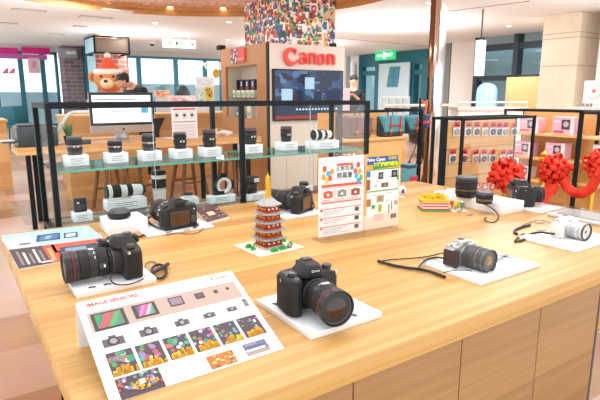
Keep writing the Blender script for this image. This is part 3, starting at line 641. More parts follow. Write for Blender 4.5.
tele('white telephoto lens standing upright behind the camera seen from the back', x, y, ZD, 0, .155, .031, False)
x, y = deck(193, 205, .02); riser(x, y+.02, ZD, .07, .06, .03, 'white block under a tiny round lens, right of the standing white lens', group='white blocks on the lower shelf')
t = thing('converter_lens', 'tiny white and black converter lens on a block, lower shelf', 'lens', (x-.005, y+.02, ZD+.03)); lens_parts(t, Matrix(), [('barrel', 0, .012, .022, .022, LW, 0), ('front_cap', .012, .020, .023, .021, RUB, 0)], 24)
x, y = deck(224, 203, .03); riser(x, y+.0, ZD, .125, .05, .035, 'white block with a price card under the ring flash', group='white blocks on the lower shelf')
t = thing('ring_flash', 'round white ring flash with black housing standing on a block', 'ring flash', (x+.015, y, ZD+.035))
b = MB(Tr(0, 0, .042) @ Rx(PI/2)); b.lathe([(.024, -.006), (.036, -.006), (.037, .008), (.024, .008), (.024, -.006)], WHT, 30, caps=False); b.build('diffuser_ring', t)
b = MB(Tr(0, 0, .042) @ Rx(PI/2)); b.lathe([(.036, -.012), (.042, -.012), (.042, .005), (.036, .005), (.036, -.012)], RUB, 30, caps=False); b.box((-.015, .038, -.012), (.015, .056, .005), RUB, .002); b.box((.036, -.02, -.012), (.052, .02, .005), RUB, .002); b.build('housing', t)
b = MB(); b.box((-.05, -.01, 0), (.0, .02, .018), RUB, .003); b.build('foot', t)
x, y = deck(260, 200, .03); riser(x, y, ZD, .12, .05, .032, 'white block with a price card under the black flash unit', group='white blocks on the lower shelf')
t = thing('flash_unit', 'black hot-shoe flash with pale front window on a block right of the ring flash', 'flash', (x-.035, y+.0, ZD+.032), .2)
b = MB(); b.box((-.028, -.02, 0), (.028, .02, .045), BARR, .006); b.build('body', t); b = MB(); b.box((-.034, -.03, .046), (.034, .022, .08), BARR, .006); b.build('head', t); b = MB(); b.box((.0, -.0315, .054), (.03, -.029, .073), mat('flash_window', (.75, .78, .78), .2)); b.build('flash_window', t)
x, y = deck(308, 192, .03); riser(x, y, ZD, .07, .05, .03, 'small white block on the lower shelf just left of the poster stand', group='white blocks on the lower shelf')
t = thing('lens_cap', 'small black lens on the block just left of the poster stand', 'lens', (x-.005, y, ZD+.03)); lens_parts(t, Matrix(), [('barrel', 0, .014, .024, .024, BARR, 0), ('cap', .014, .02, .023, .022, DKG, 0)], 20)

# ================================================================== LONG WORK TABLE BEHIND
t = thing('work_table', 'long light wood table with thin black legs behind the glass case', 'table', (0, 0, 0))
TX0, TX1, TY0, TY1, TH = .56, 3.30, 5.70, 6.22, .84
b = MB(); b.box((TX0, TY0, TH-.075), (TX1, TY1, TH), OAKB, .004); b.build('tabletop', t)
for x, y in ((TX0+.10, TY0+.08), (TX0+.20, TY1-.1), (TX1-.62, TY0+.08), (TX1-.15, TY0+.08), (TX1-.62, TY1-.08), (TX1-.15, TY1-.08)):
    b = MB(); b.box((x-.022, y-.022, 0), (x+.022, y+.022, TH-.075), BLK); b.build('leg', t)
t = thing('wooden_chest', 'light wooden chest unit standing behind the stools', 'cabinet', (1.25, 7.0, 0))
b = MB(); b.box((0, 0, 0), (1.0, .28, .80), OAKB, .004); b.build('body', t); b = MB(); b.box((.5, -.006, .05), (.505, 0, .78), DKG); b.build('door_joint', t)
for bx, nm in (((1.45, 8.1, 0, 4.6, 8.7, 1.06), 'long light wood service counter behind the desktop computer'), ((-.05, 8.6, 0, .75, 9.3, 1.0), 'light wood counter block at the left edge behind the printer'), ((.2, 6.6, 0, .42, 7.6, .82), None)):
    if not nm: continue
    t = thing('service_counter', nm, 'counter', (bx[0], bx[1], 0)); b = MB(); b.box((0, 0, 0), (bx[3]-bx[0], bx[4]-bx[1], bx[5]-.04), OAKB); b.build('body', t)
    b = MB(); b.box((-.02, -.02, bx[5]-.04), (bx[3]-bx[0]+.02, bx[4]-bx[1]+.02, bx[5]), WHT if False else OAKB, .005); b.build('worktop', t)
# stools
def stool(px, py, sw, h, label, rz=.2):
    p = oz(px, py, 0); t = thing('wooden_stool', label, 'stool', (p.x, p.y, 0), rz, 'wooden stools under the glass case')
    b = MB(); b.prism([(sw/2*math.cos(2*PI*i/20)*1.15, sw/2*math.sin(2*PI*i/20)) for i in range(20)], h-.05, h, STOOLW, .01); b.build('seat', t)
    k = sw*.36
    for a, c in ((1, 1), (1, -1), (-1, 1), (-1, -1)):
        b = MB(); b.cyl((a*k*1.3, c*k*1.2, 0), (a*k*.8, c*k*.8, h-.05), .02, STOOLW, 10, .026); b.build('leg', t)
    b = MB(); b.cyl((k*1.1, k, h*.42), (-k*1.1, k, h*.42), .013, STOOLW, 8); b.cyl((k*1.1, -k, h*.42), (-k*1.1, -k, h*.42), .013, STOOLW, 8); b.build('stretcher', t)
stool(114, 208, .38, .56, 'dark wooden stool seen below the second lens of the shelf, leftmost stool')
stool(142, 201, .38, .52, 'dark wooden stool behind the standing white telephoto lens', .5)
stool(190, 198, .40, .55, 'dark wooden stool right of the standing white lens, in front of the chest', .1)
stool(231, 196, .32, .55, 'dark wooden stool behind the ring flash, the rightmost stool', .7)

# desktop computer
Yc = 5.95; a = oy(91, 134, Yc); c = oy(152, 92.5, Yc); cxm = (a.x+c.x)/2
t = thing('desktop_computer', 'large all-in-one desktop computer with a white web page on screen', 'computer', (cxm, Yc, TH)); hw = (c.x-a.x)/2; z0 = a.z-TH+.0; z1 = c.z-TH
b = MB(); b.box((-hw, -.012, z0), (hw, .012, z1), SIL, .006); b.build('chin', t)
b = MB(); b.box((-hw, -.016, z0+.085), (hw, -.011, z1), mat('bezel_black', (.012, .014, .018), .15)); b.build('bezel', t)
SW = mat('screen_white', hexc('e8f4fa'), .3, emit=.55); SG = flat('8fb4c4', emit=.3); SB = flat('49606c', emit=.2)
b = MB(); M = FACEY(0, -.0165, 0); zb, zt_ = z0+.115, z1-.03
quad(b, -hw+.03, zb, hw-.03, zt_, SW, 0, M)
for k in range(6): quad(b, -hw+.06+.0*k, zt_-.05-.0*k, hw-.2, zt_-.04, SG, .001, M)
for k in range(5): x = -hw+.08+k*(hw*2-.16)/5; quad(b, x, zb+.16, x+.07, zb+.22, SB, .001, M)
quad(b, -.12, zb+.12, .25, zb+.13, SG, .001, M); quad(b, -hw+.06, zb+.05, -.05, zb+.058, SG, .001, M); quad(b, hw-.14, zb+.1, hw-.06, zb+.16, flat('58a8c8', emit=.3), .001, M); b.build('screen', t)
b = MB(); b.lathe([(.014, 0), (.013, .001)], DKG, 16, FACEY(0, -.013, z0+.04)); b.build('maker_mark', t)
b = MB(); b.box((-.09, .0, .0), (.09, .16, .006), SIL, .002); b.hull([(-.08, .10, .006), (.08, .10, .006), (.08, .11, .006), (-.08, .11, .006), (-.07, .012, z0+.2), (.07, .012, z0+.2), (.07, .022, z0+.2), (-.07, .022, z0+.2)], [(0, 1, 2, 3), (4, 5, 6, 7), (0, 1, 5, 4), (2, 3, 7, 6), (1, 2, 6, 5), (0, 3, 7, 4)], SIL, .002); b.build('stand', t)
# printer, tray, plant, desk lamp, papers
p = oz(26, 146, TH); t = thing('printer', 'black box-shaped printer on the left end of the work table', 'printer', (p.x+.08, TY0+.22, TH))
b = MB(); b.box((-.17, -.17, 0), (.2, .17, .2), mat('printer_grey', (.035, .05, .055), .35), .015); b.build('body', t); b = MB(); b.box((-.15, -.12, .2), (.17, .12, .22), DKG, .006); b.build('lid', t)
b = MB(); b.box((-.30, -.12, .045), (-.17, .12, .06), DKG, .003); b.box((-.32, -.1, .06), (-.18, .1, .066), PAP); b.build('paper_tray', t)
p = oz(66, 143, TH); t = thing('potted_plant', 'small green grass plant in a dark pot beside the printer', 'plant', (p.x, TY0+.16, TH))
b = MB(); b.lathe([(.04, 0), (.055, .09), (.05, .09), (.045, .08)], DKG, 20); b.build('pot', t)
b = MB(); G1 = mat('leaf_green', hexc('4f8a4c'), .6, var=.3, vscale=40)
for k in range(70):
    a = random.uniform(0, 2*PI); l = random.uniform(.08, .17); s_ = random.uniform(.02, .09); w_ = Vector((-math.sin(a), math.cos(a), 0))*.004
    pts = [(.02*math.cos(a), .02*math.sin(a), .08), (.02*math.cos(a)+s_*.4*math.cos(a), .02*math.sin(a)+s_*.4*math.sin(a), .08+l*.6), (s_*math.cos(a), s_*math.sin(a), .08+l)]
    b.strip(pts, [w_, w_*.8, w_*.1], G1)
b.build('foliage', t)
p = oy(56, 137, TY0+.28); t = thing('desk_lamp', 'white curved desk lamp arching over the plant', 'lamp', (p.x, TY0+.3, TH))
b = MB(); b.lathe([(.08, 0), (.08, .012), (.02, .018)], WHT, 24); b.build('base', t)
b = MB(); b.tube([(0, 0, .01), (.02, 0, .10), (.07, 0, .20), (.14, 0, .30), (.20, 0, .33)], .018, WHT, 10, smooth_pts=5); b.build('arm', t)
b = MB(); b.box((.2, -.05, .315), (.45, .05, .345), WHT, .01); b.build('lamp_head', t)
p = oz(82, 141, TH); t = thing('desk_telephone', 'small dark desk telephone beside the plant', 'telephone', (p.x-.06, TY0+.12, TH)); b = MB(); b.box((-.07, -.06, 0), (.06, .06, .05), DKG, .01); b.build('base', t); b = MB(); b.box((-.07, -.06, .05), (-.03, .06, .08), BARR, .01); b.build('handset', t)
# notice in stand
p = oy(183, 133, TY0+.12); q = oy(196.5, 106.5, TY0+.12); qa = oy(171, 106.5, TY0+.12)
t = thing('notice_stand', 'white notice with red header bars standing on the work table', 'sign', ((qa.x+q.x)/2, TY0+.12, TH)); hw = (q.x-qa.x)/2; hh = q.z-TH
b = MB(); b.box((-hw, -.003, 0), (hw, .003, hh), PAP); M = FACEY(0, -.0035, 0); RD = flat('d8404a')
quad(b, -hw*.9, hh*.9, hw*.9, hh*.95, RD, 0, M); quad(b, -hw*.9, hh*.52, hw*.9, hh*.55, RD, 0, M)
for k in range(3): x = -hw*.8+k*hw*.6; quad(b, x, hh*.62, x+hw*.42, hh*.85, flat('e8dcdc'), 0, M); disc(b, x+hw*.2, hh*.74, hw*.12, DKG, .001, M=M)
for k in range(4): quad(b, -hw*.85, hh*(.42-.1*k), hw*.85, hh*(.455-.1*k), flat('d0c8cc'), 0, M); quad(b, -hw*.85, hh*(.38-.1*k), hw*.85, hh*(.388-.1*k), RD, 0, M)
b.build('printed_sheet', t); b = MB(); b.box((-hw*.8, -.03, 0), (hw*.8, .05, .008), ACRYL); b.build('base', t)
# toy / pinkish paper plane shape, papers on the table
p = oz(224, 136, TH); b = MB(); q = flat('f0ddd8')
b.tube([(-.11, 0, .03), (0, 0, .045), (.1, 0, .03), (.14, 0, .03)], [.008, .035, .03, .012], q, 12); b.box((-.05, -.09, .035), (.0, .09, .05), q, .006); b.box((-.12, -.03, .03), (-.09, .03, .10), q, .006); b.box((.03, -.03, 0), (.07, .03, .03), q)
o = b.build('toy_plane'); o.location = (p.x, TY0+.3, TH); tag(o, 'small pale pink toy plane on the right part of the work table', 'toy')
for (px, py, lb, w_) in ((167, 137, 'open white booklet on the work table left of the red notice', .2), (205, 136, 'flat white booklet on the work table between the notice and toy plane', .16)):
    p = oz(px, py, TH); b = MB(); b.box((-w_/2, -.09, 0), (0, .09, .006), PAP, .002, M=Ry(-.03)); b.box((0, -.09, 0), (w_/2, .09, .006), PAP, .002, M=Ry(.03)); o = b.build('booklet'); o.location = (p.x, TY0+.28, TH+.003); tag(o, lb, 'booklet')

# shop goods far back, between the computer and the showcase
def standee(px0, py0, px1, py1, Y, label, cols, kind='display_card', cat='display card', pole=True, floor=0.):
    a = oy(px0, py1, Y); c = oy(px1, py0, Y); b = MB(); b.box((a.x, Y, a.z), (c.x, Y+.05, c.z), flat(cols[0])); M = FACEY((a.x+c.x)/2, Y-.004, (a.z+c.z)/2); hw = (c.x-a.x)/2; hh = (c.z-a.z)/2
    rr = random.Random(px0)
    for k in range(len(cols)*5):
        x = rr.uniform(-hw*.8, hw*.5); z = rr.uniform(-hh*.8, hh*.5); quad(b, x, z, x+hw*rr.uniform(.2, .4), z+hh*rr.uniform(.2, .4), flat(cols[1+k % (len(cols)-1)]), .001*(k+1)*.2, M)
    if pole: b.box((a.x+.02, Y+.01, floor), (c.x-.02, Y+.04, a.z), flat('d8dde0'))
    tag(b.build(kind), label, cat)
standee(155, 90, 170, 97, 10.6, 'orange and white display card with dark centre beside the desktop computer', ['f4c8a0', 'f06a40', 'ffffff', '403838', 'f8a860'])
standee(168.5, 95.5, 196, 104, 10.3, 'low pinkish white counter front with red lettering behind the work table', ['f2dfe2', 'f0b8c0', 'ffffff', 'e07080'], 'sales_counter', 'counter')
standee(205.5, 87, 213, 100, 9.6, 'narrow upright poster in yellow and green beside the showcase', ['d8d060', '6aa878', 'e87838', '305048'], 'poster', 'poster')
standee(197, 90, 203.5, 103, 9.9, 'upright pale blue box display left of the yellow-green poster', ['c4dde4', '8fb8c4', 'ffffff'])
standee(196, 77, 214, 88, 12.2, 'white rectangular screen panel behind the goods near the window', ['dfe9ee', 'cddce4', 'e8f0f4'])
for (px, lb) in ((183, 'dark round-topped bin behind the low pinkish counter'), (161.5, 'teal round-topped bin behind the orange display card')):
    p = oy(px, 97, 11.2); b = MB(); b.lathe([(.16, 0), (.16, p.z+.1), (.10, p.z+.22), (.02, p.z+.26)], flat('4f98a4') if px < 170 else flat('3a4a50'), 20); o = b.build('bin'); o.location = (p.x, 11.2, 0); tag(o, lb, 'bin')

# ================================================================== SHOWCASE (wood side, white front with television)
SX0, SY0 = 3.738, 6.266; SX1 = 5.095; SY1 = 7.62; SZ = 2.045
SWH = mat('showcase_white', hexc('eee6da'), .45)
t = thing('brand_showcase', 'tall showcase with wooden side, white front and red maker sign', 'showcase', (SX0, SY0, 0))
b = MB(); W_ = SX1-SX0; D_ = SY1-SY0
b.box((.03, 0, 0), (W_, .12, SZ), SWH, .01); b.box((W_-.08, .12, 0), (W_, D_, SZ), SWH); b.box((.05, D_-.05, 0), (W_-.08, D_, SZ), SWH)
b.box((.05, .12, SZ-.05), (W_-.08, D_-.05, SZ), SWH)
for x in (.30, .78): b.box((x, -.002, 0), (x+.006, 0, .95), flat('b8ad9e'))
b.build('white_body', t)
# wooden side with an opening
ya, yb2, zb, zt_ = ox(257, 90, SX0).y-SY0, ox(226, 90, SX0).y-SY0, ox(240, 118, SX0).z, ox(240, 66, SX0).z
b = MB(); b.box((0, .04, 0), (.04, ya, SZ), PANEL); b.box((0, yb2, 0), (.04, D_+.08, SZ), PANEL); b.box((0, ya, zt_), (.04, yb2, SZ), PANEL); b.box((0, ya, 0), (.04, yb2, zb), PANEL); b.build('wooden_side', t)
b = MB(); b.box((.01, 0, 0), (.035, .045, SZ), flat('1c1a18')); b.build('shadow_gap', t)
CR = flat('e6dcc8')
b = MB(); b.box((.30, ya-.05, zb-.04), (.34, yb2+.05, zt_+.04), CR); b.box((.04, ya-.04, zb-.04), (.34, yb2+.04, zb), OAKB); b.box((.04, ya-.04, zt_), (.34, yb2+.04, zt_+.03), CR)
zs = [ox(240, 97.5, SX0).z, ox(240, 92.5, SX0).z]
b.box((.04, ya, zs[0]-.012), (.30, yb2, zs[0]), GREENGL); b.box((.04, yb2+.005, zb), (.30, yb2+.03, zt_), CR); b.build('niche', t)
# maker sign
a = oy(283, 57, SY0); c = oy(335, 57, SY0); RS = mat('sign_red', hexc('e4483c'), .4, emit=.25)
b = MB(); brand(b, c.x-a.x, RS, FACEY((a.x+c.x)/2-SX0, -.03, oy(309, 57.5, SY0).z), .03); b.build('maker_sign', t)
b = MB(); brand(b, c.x-a.x, flat('f4a898'), FACEY((a.x+c.x)/2-SX0+.012, -.002, oy(309, 57.5, SY0).z-.012), .002); b.build('sign_offset_copy', t)  # paler coral copy of the letters, shifted right and down on the front
# television
a = oy(272, 121, SY0); c = oy(341, 71, SY0)
t = thing('television', 'large wall television showing a blue city scene under the red sign', 'television', ((a.x+c.x)/2, SY0-.03, a.z)); hw = (c.x-a.x)/2; hh = c.z-a.z
b = MB(); b.box((-hw, -.03, 0), (hw, .03, hh), flat('141414', .3), .006); b.build('bezel', t)
tvm = bpy.data.materials.new('tv_picture'); tvm.use_nodes = True; nt = tvm.node_tree; b_ = nt.nodes['Principled BSDF']; b_.inputs['Base Color'].default_value = (.01, .01, .02, 1); b_.inputs['Roughness'].default_value = .15
v = nt.nodes.new('ShaderNodeTexVoronoi'); v.distance = 'CHEBYCHEV'; v.inputs['Scale'].default_value = 9; tc = nt.nodes.new('ShaderNodeTexCoord'); nt.links.new(tc.outputs['Object'], v.inputs['Vector'])
sp = nt.nodes.new('ShaderNodeSeparateColor'); nt.links.new(v.outputs['Color'], sp.inputs[0]); r_ = nt.nodes.new('ShaderNodeValToRGB'); el = r_.color_ramp.elements; el[0].color = (*hexc('101c38'), 1); el[1].position = .95; el[1].color = (*hexc('7fb0d8'), 1); e = el.new(.45); e.color = (*hexc('1f3a68'), 1); e = el.new(.75); e.color = (*hexc('3f78b0'), 1)
nt.links.new(sp.outputs[0], r_.inputs[0]); nt.links.new(r_.outputs[0], b_.inputs['Emission Color']); b_.inputs['Emission Strength'].default_value = .55
b = MB(); M = FACEY(0, -.0305, 0); quad(b, -hw+.02, hh*.30, hw-.02, hh-.02, tvm, 0, M)
quad(b, -hw+.02, hh*.1, hw-.02, hh*.30, flat('1a2c4a', emit=.3), 0, M); quad(b, -hw+.02, .02, hw-.02, hh*.10, flat('8a3030', emit=.3), 0, M)
for k in range(14): x = -hw*.4+k*hw*.09; quad(b, x, hh*.2, x+hw*.05, hh*.24, flat('b8d4e8', emit=.4), .001, M)
for (x0_, z0_, x1_, z1_) in ((-.15, .62, .12, .85), (.5, .3, .9, .6), (-.8, .4, -.5, .62), (.1, .35, .35, .58)): quad(b, x0_*hw, z0_*hh, x1_*hw, z1_*hh, flat('9cc0dc', emit=.4) if x0_ < 0 else flat('16264a', emit=.3), .001, M)
b.build('screen', t)
# small square logo board on the wooden side
y0_ = ox(246, 55, SX0).y; y1_ = ox(232.5, 55, SX0).y; z0_ = ox(240, 62.5, SX0).z; z1_ = ox(240, 48.5, SX0).z
t = thing('logo_board', 'square board, half mosaic and half coral red, on the wooden side', 'sign', (SX0-.03, (y0_+y1_)/2, z0_)); hw = (y1_-y0_)/2; hh = z1_-z0_
b = MB(); b.box((0, -hw, 0), (.03, hw, hh), flat('e86858')); M = FACEX(-.002, 0, 0); cl = ['3a4a90', 'e8d8c8', '60a080', 'c84050', '7050a0', 'f0c080', '4878b0']
rr = random.Random(3)
for i in range(6):
    for j in range(7): x = -hw+i*hw/6; z = j*hh/7; quad(b, x, z, x+hw/6, z+hh/7, flat(rr.choice(cl)), 0, M)
quad(b, hw*.1, hh*.2, hw*.8, hh*.28, flat('f6c0b0'), 0, M); b.build('board', t)
# goods in the niche
n_ = 0
zsh = zs[0]
names = ['leftmost', 'second', 'third', 'fourth', 'rightmost']
for k in range(5):
    px = 235.5+k*4.6; p = ox(px, 97, SX0+.12); t = thing('film_pack', names[k]+' of the white and green film packs on the niche shelf', 'package', (SX0+.12, p.y, zsh), 0, 'white and green packs in the showcase niche')
    b = MB(); b.box((-.03, -.045, 0), (.03, .045, .11), flat('e8eee0'), .004); b.build('box', t); b = MB(); b.box((-.0315, -.03, .02), (-.03, .03, .075), flat('8cc070')); b.build('label', t)
for k in range(4):
    px = 236.5+k*5.6; p = ox(px, 97, SX0+.2); t = thing('film_box', names[k]+' of the dark boxes above the green and white packs', 'package', (SX0+.22, p.y, zsh), 0, 'dark boxes in the showcase niche')
    b = MB(); b.box((-.03, -.058, 0), (.03, .058, .27), flat('28304a'), .004); b.build('box', t); b = MB(); b.box((-.0315, -.058, .135), (-.03, .058, .15), flat('c03848')); b.box((-.0315, -.02, .17), (-.03, .02, .24), flat('d8e0e8')); b.build('label', t)
for k in range(3):
    px = (232, 240, 251)[k]; p = ox(px, 112, SX0+.15); t = thing('camera_box', ('blue and white box low in the niche, left one', 'small blue box low in the niche, middle one', 'white box low in the niche, right one')[k], 'package', (SX0+.15, p.y, zb), 0, 'boxes at the bottom of the niche')
    b = MB(); b.box((-.04, -.06, 0), (.04, .06, (.12, .10, .2)[k]), flat(('b8ccd8', '5878a0', 'ece8e0')[k]), .004); b.build('box', t); b = MB(); b.box((-.042, -.04, .03), (-.04, .04, .08), flat(('4060a0', 'd8e0e8', '98a8a0')[k])); b.build('label', t)
b = MB(); p = ox(219.5, 46.5, SX0); b.box((p.x-.03, p.y-.06, SZ), (p.x+.08, p.y+.06, SZ+.07), RUB, .01); tag(b.build('small_speaker'), 'small black box speaker on top of the showcase at its left corner', 'speaker')
b = MB(); p = oy(337.5, 45, SY0+.2); b.box((SX1-.12, p.y-.05, SZ), (SX1-.04, p.y+.05, SZ+.07), RUB, .01); tag(b.build('small_speaker'), 'small black box speaker on top of the showcase at its right corner', 'speaker')
# ================================================================== RIGHT-HAND SHOP FITTINGS
SLAT = wood('slat_wood', hexc('d0924e'), hexc('e0a862'), hexc('ecbc7c'), 3, .14, .5)
# blister-pack case
BX0, BX1, BY0, BY1 = 2.49, 3.21, 1.97, 2.19; BZ = 1.21; r = .008
t = thing('accessory_case', 'black-framed case with a wooden slat panel of hanging accessories at right', 'display case', (0, 0, 0))
b = MB(); frame_bars(b, BX0, BY0, .3, BX1, BY1, BZ, r, BLK, 0); b.box((BX0-.022, 2.085, 0), (BX0+r, 2.118, BZ), BLK); b.box((BX1-r, 2.10, 0), (BX1+r, 2.12, BZ), BLK); b.box((BX0, 2.10, BZ-r), (BX1, 2.12, BZ+r), BLK); b.build('frame', t)
b = MB(); b.box((BX0+r, 2.102, .02), (BX1-r, 2.118, BZ-.02), SLAT)
for z in (1.02, .93, .84, .75, .66, .55, .44): b.box((BX0+r, 2.100, z), (BX1-r, 2.1025, z+.005), flat('b88450'))
b.build('slat_panel', t)
b = MB(); b.box((BX0+r, BY0-.002, .3), (BX1-r, BY0+.002, BZ-r), GLASS); b.build('front_pane', t)
b = MB(); b.box((BX0+r, BY0+.01, .29), (BX1-r, BY1-.01, .31), SLAT); b.build('base_shelf', t)
b = MB(); b.box((BX0-.002, BY0+r, .3), (BX0+.002, 2.09, BZ-r), GLASS); b.build('side_pane', t)
rows = [(0, 130.5, [457, 468.5, 477, 485.5, 493, 499.5, 505.5, 514.5]), (1, 157.5, [453, 464.5, 476, 484, 492.5, 503, 510.5])]
pos = ['first', 'second', 'third', 'fourth', 'fifth', 'sixth', 'seventh', 'eighth']
for row, py, xsx in rows:
    for i, px in enumerate(xsx):
        p = oy(px, py, 2.09)
        t = thing('blister_pack', 'red-topped hanging accessory pack, '+pos[i]+' from the left in the '+('upper' if row == 0 else 'lower')+' row', 'accessory pack', (p.x, 2.092, p.z-.035), 0, 'hanging accessory packs on the slat panel')
        b = MB(); b.box((-.029, 0, 0), (.029, .003, .088), flat('f4ece8'), .001); quad(b, -.029, .054, .029, .088, flat('d8303a'), .0005, FACEY(0, 0, 0)); quad(b, -.018, .064, .016, .072, flat('f8e4e0'), .0005, FACEY(0, 0, 0)); b.build('card', t)
        b = MB(FACEY(0, 0, .027)); b.lathe([(.021, 0), (.021, .008), (.015, .010), (.014, .009)], flat('5a5c60' if (i+row) % 3 else 'a8a6a8'), 20); b.build('lens_cap', t)
        b = MB(); b.cyl((0, .008, .075), (0, -.03, .078), .0015, SIL, 6); b.build('hook', t)
for i, px in enumerate((478, 486, 494)):
    p = oy(px, 187, 2.09); b = MB(); b.box((-.03, -.003, 0), (.03, 0, .05), flat('e03038')); quad(b, -.02, .01, .02, .024, flat('f8e8e8'), .004, FACEY(0, 0, 0)); quad(b, -.02, .03, .01, .036, flat('f8e8e8'), .004, FACEY(0, 0, 0))
    o = b.build('accessory_pack'); o.location = (p.x, 2.10, p.z-.02); tag(o, ('left', 'middle', 'right')[i]+' one of the three red packs hung lowest on the slat panel', 'accessory pack', 'low red packs on the slat panel')

# shelf units with pink boxes (front along Y)
def shelf_unit(x, ya, yb, zt, shelves, label, depth=.32):
    t = thing('shelf_unit', label, 'shelf', (0, 0, 0)); r = .009
    b = MB()
    for y in (ya, yb):
        for xx in (x, x+depth): b.box((xx-r, y-r, 0), (xx+r, y+r, zt+r), BLK)
        b.box((x, y-r, zt-r), (x+depth, y+r, zt+r), BLK)
    for xx in (x, x+depth): b.box((xx-r, ya, zt-r), (xx+r, yb, zt+r), BLK); b.box((xx-r, ya, .28), (xx+r, yb, .30), BLK)
    b.build('frame', t)
    b = MB(); b.box((x+depth-.02, ya+r, .3), (x+depth-.005, yb-r, zt-r), SLAT); b.build('back_panel', t)
    for z in shelves: b = MB(); b.box((x+.01, ya+r, z-.02), (x+depth-.02, yb-r, z), SLAT, .002); b.build('shelf_board', t)
    return t
SX = 4.59; yA, yB_ = 2.39, 3.13
zS = [ox(550, 134.5, SX).z, ox(550, 159.5, SX).z, ox(545, 182, SX).z]
shelf_unit(SX, yA, yB_, 1.205, zS+[.31], 'oak shelf unit with pink boxes behind the red bows')
shelf_unit(4.45, 1.45, 2.30, 1.20, [1.0, .8, .6, .31], 'second oak shelf unit at the right edge behind the bow')
bx = [(563, 0, 20, .16, 'large pink camera box on the top shelf, nearer the cream pillar'), (529, 0, 19, .14, 'large pink camera box at the left of the top shelf'), (557, 1, 18, .15, 'pink camera box on the second shelf behind the bow'), (525, 1, 18, .14, 'pink camera box at the left end of the second shelf'), (527, 2, 14, .12, 'red and white box on the lowest visible shelf')]
for i, (px, s_, wpx, h, lb) in enumerate(bx):
    p = ox(px, 150, SX+.1); hw = wpx/2/110*1.15
    t = thing('camera_box', lb, 'box', (SX+.06, p.y, zS[s_]), .0, 'pink camera boxes on the oak shelves')
    b = MB(); b.box((0, -hw, 0), (.12, hw, h), flat('f0b8c8' if s_ < 2 else 'f0c8c0'), .003); b.build('carton', t)
    b = MB(); M = FACEX(-.001, 0, 0); quad(b, -hw*.15, h*.3, hw*.6, h*.85, flat('4a3f48'), 0, M); disc(b, hw*.25, h*.6, hw*.25, flat('c8b8c0'), .001, M=M); quad(b, -hw*.85, h*.1, hw*.1, h*.22, flat('d84858'), 0, M); quad(b, -hw*.85, h*.7, -hw*.3, h*.78, flat('fdf4f6'), 0, M); quad(b, hw*.65, 0, hw*.98, h, flat('fbe6ec'), .0005, M); b.build('print', t)
for i, (y, z) in enumerate(((2.12, .8), (1.9, 1.0), (2.1, .6))):
    t = thing('camera_box', ('pale blue and white box on the right-edge shelf unit, middle height', 'pale blue and white box on the right-edge shelf unit, topmost', 'pale blue and white box on the right-edge shelf unit, lowest')[i], 'box', (4.5, y, z)); b = MB(); b.box((0, -.09, 0), (.12, .09, .14), flat('d8e4ec'), .003); b.build('carton', t); b = MB(); quad(b, -.05, .03, .04, .1, flat('d06070'), 0, FACEX(-.001, 0, 0)); b.build('print', t)

# white rail-edged shelf tops behind
for (px0, px1, py, D, lb) in ((459, 527, 106, 7.2, 'long white rail-edged shop shelf behind the accessory case'), (585, 602, 106, 6.6, 'white rail-edged shop shelf behind the right pillar edge')):
    a = od(px0, py, D); c = od(px1, py-1, D); t = thing('wall_counter', lb, 'counter', (0, 0, 0))
    d = c-a; d.z = 0; u = d.normalized(); v = Vector((-u.y, u.x, 0)); M = Matrix((u, v, Vector((0, 0, 1)))).transposed().to_4x4(); M.translation = Vector((a.x, a.y, 0))
    L = d.length; z = a.z
    b = MB(M); b.box((0, 0, 0), (L, .4, z-.06), flat('f0e8e0')); b.build('body', t); b = MB(M); b.box((-.02, -.02, z-.06), (L+.02, .42, z-.02), flat('c8c0b8')); b.build('worktop', t)
    b = MB(M); b.cyl((0, 0, z+.05), (L, 0, z+.05), .012, SIL, 8)
    for k in range(5): b.cyl((L*k/4, 0, z-.02), (L*k/4, 0, z+.05), .008, SIL, 6)
    b.build('rail', t)
# red ribbon bows on gold posts
RIB = mat('ribbon_red', hexc('ea3a24'), .6, spec=.3, var=.15, vscale=40)
def bow(px, py, X, R, label, seed, n=72):
    p = ox(px, py, X); rr = random.Random(seed); b = MB()
    for k in range(n):
        ga = k*2.39996; zc = 1-2*(k+.5)/n; rad = math.sqrt(1-zc*zc); d = Vector((rad*math.cos(ga), rad*math.sin(ga), zc)); 
        s_ = d.orthogonal().normalized(); s_ = (Matrix.Rotation(rr.uniform(0, PI), 3, d) @ s_); side = d.cross(s_)
        L = R*rr.uniform(.62, 1.12); pts = []; ws = []
        for i in range(11):
            q = i/10; a = 2*PI*q
            pts.append(d*(L*(.5-.5*math.cos(a))*(1 if 1 else 0))+side*(L*.26*math.sin(a)*(.35+.65*math.sin(PI*q)))); ws.append(s_*(R*.155*(.45+.55*math.sin(PI*q))))
        b.strip(pts, ws, RIB)
    b.ell((0, 0, 0), R*.25, RIB, 12, 8)
    return b, p
def post(px, py, X, label, top):
    p = ox(px, py, X); t = thing('barrier_post', label, 'barrier post', (p.x, p.y, 0), 0)
    b = MB(); b.lathe([(.15, 0), (.15, .012), (.05, .03), (.02, .05)], GOLD, 28); b.build('base', t)
    b = MB(); b.lathe([(.018, .05), (.018, top-.03)], GOLD, 16); b.build('pole', t)
    b = MB(); b.lathe([(.026, top-.03), (.028, top-.01), (.02, top), (.024, top+.02), (.001, top+.04)], GOLD, 20); b.build('finial', t)
    return p
XB = 2.95
specs = [(506, 175, 2.70, .100, 'round red ribbon bow behind the dark camera, leftmost of three bows', 5, 'gold post behind the leftmost red bow'), (556, 171, XB, .098, 'round red ribbon bow in front of the pink boxes, middle of three', 8, 'gold post beside the middle red bow'), (600, 164, XB, .085, 'red ribbon bow cut by the right edge of the photo', 9, 'gold post under the bow at the right edge')]
cent = []
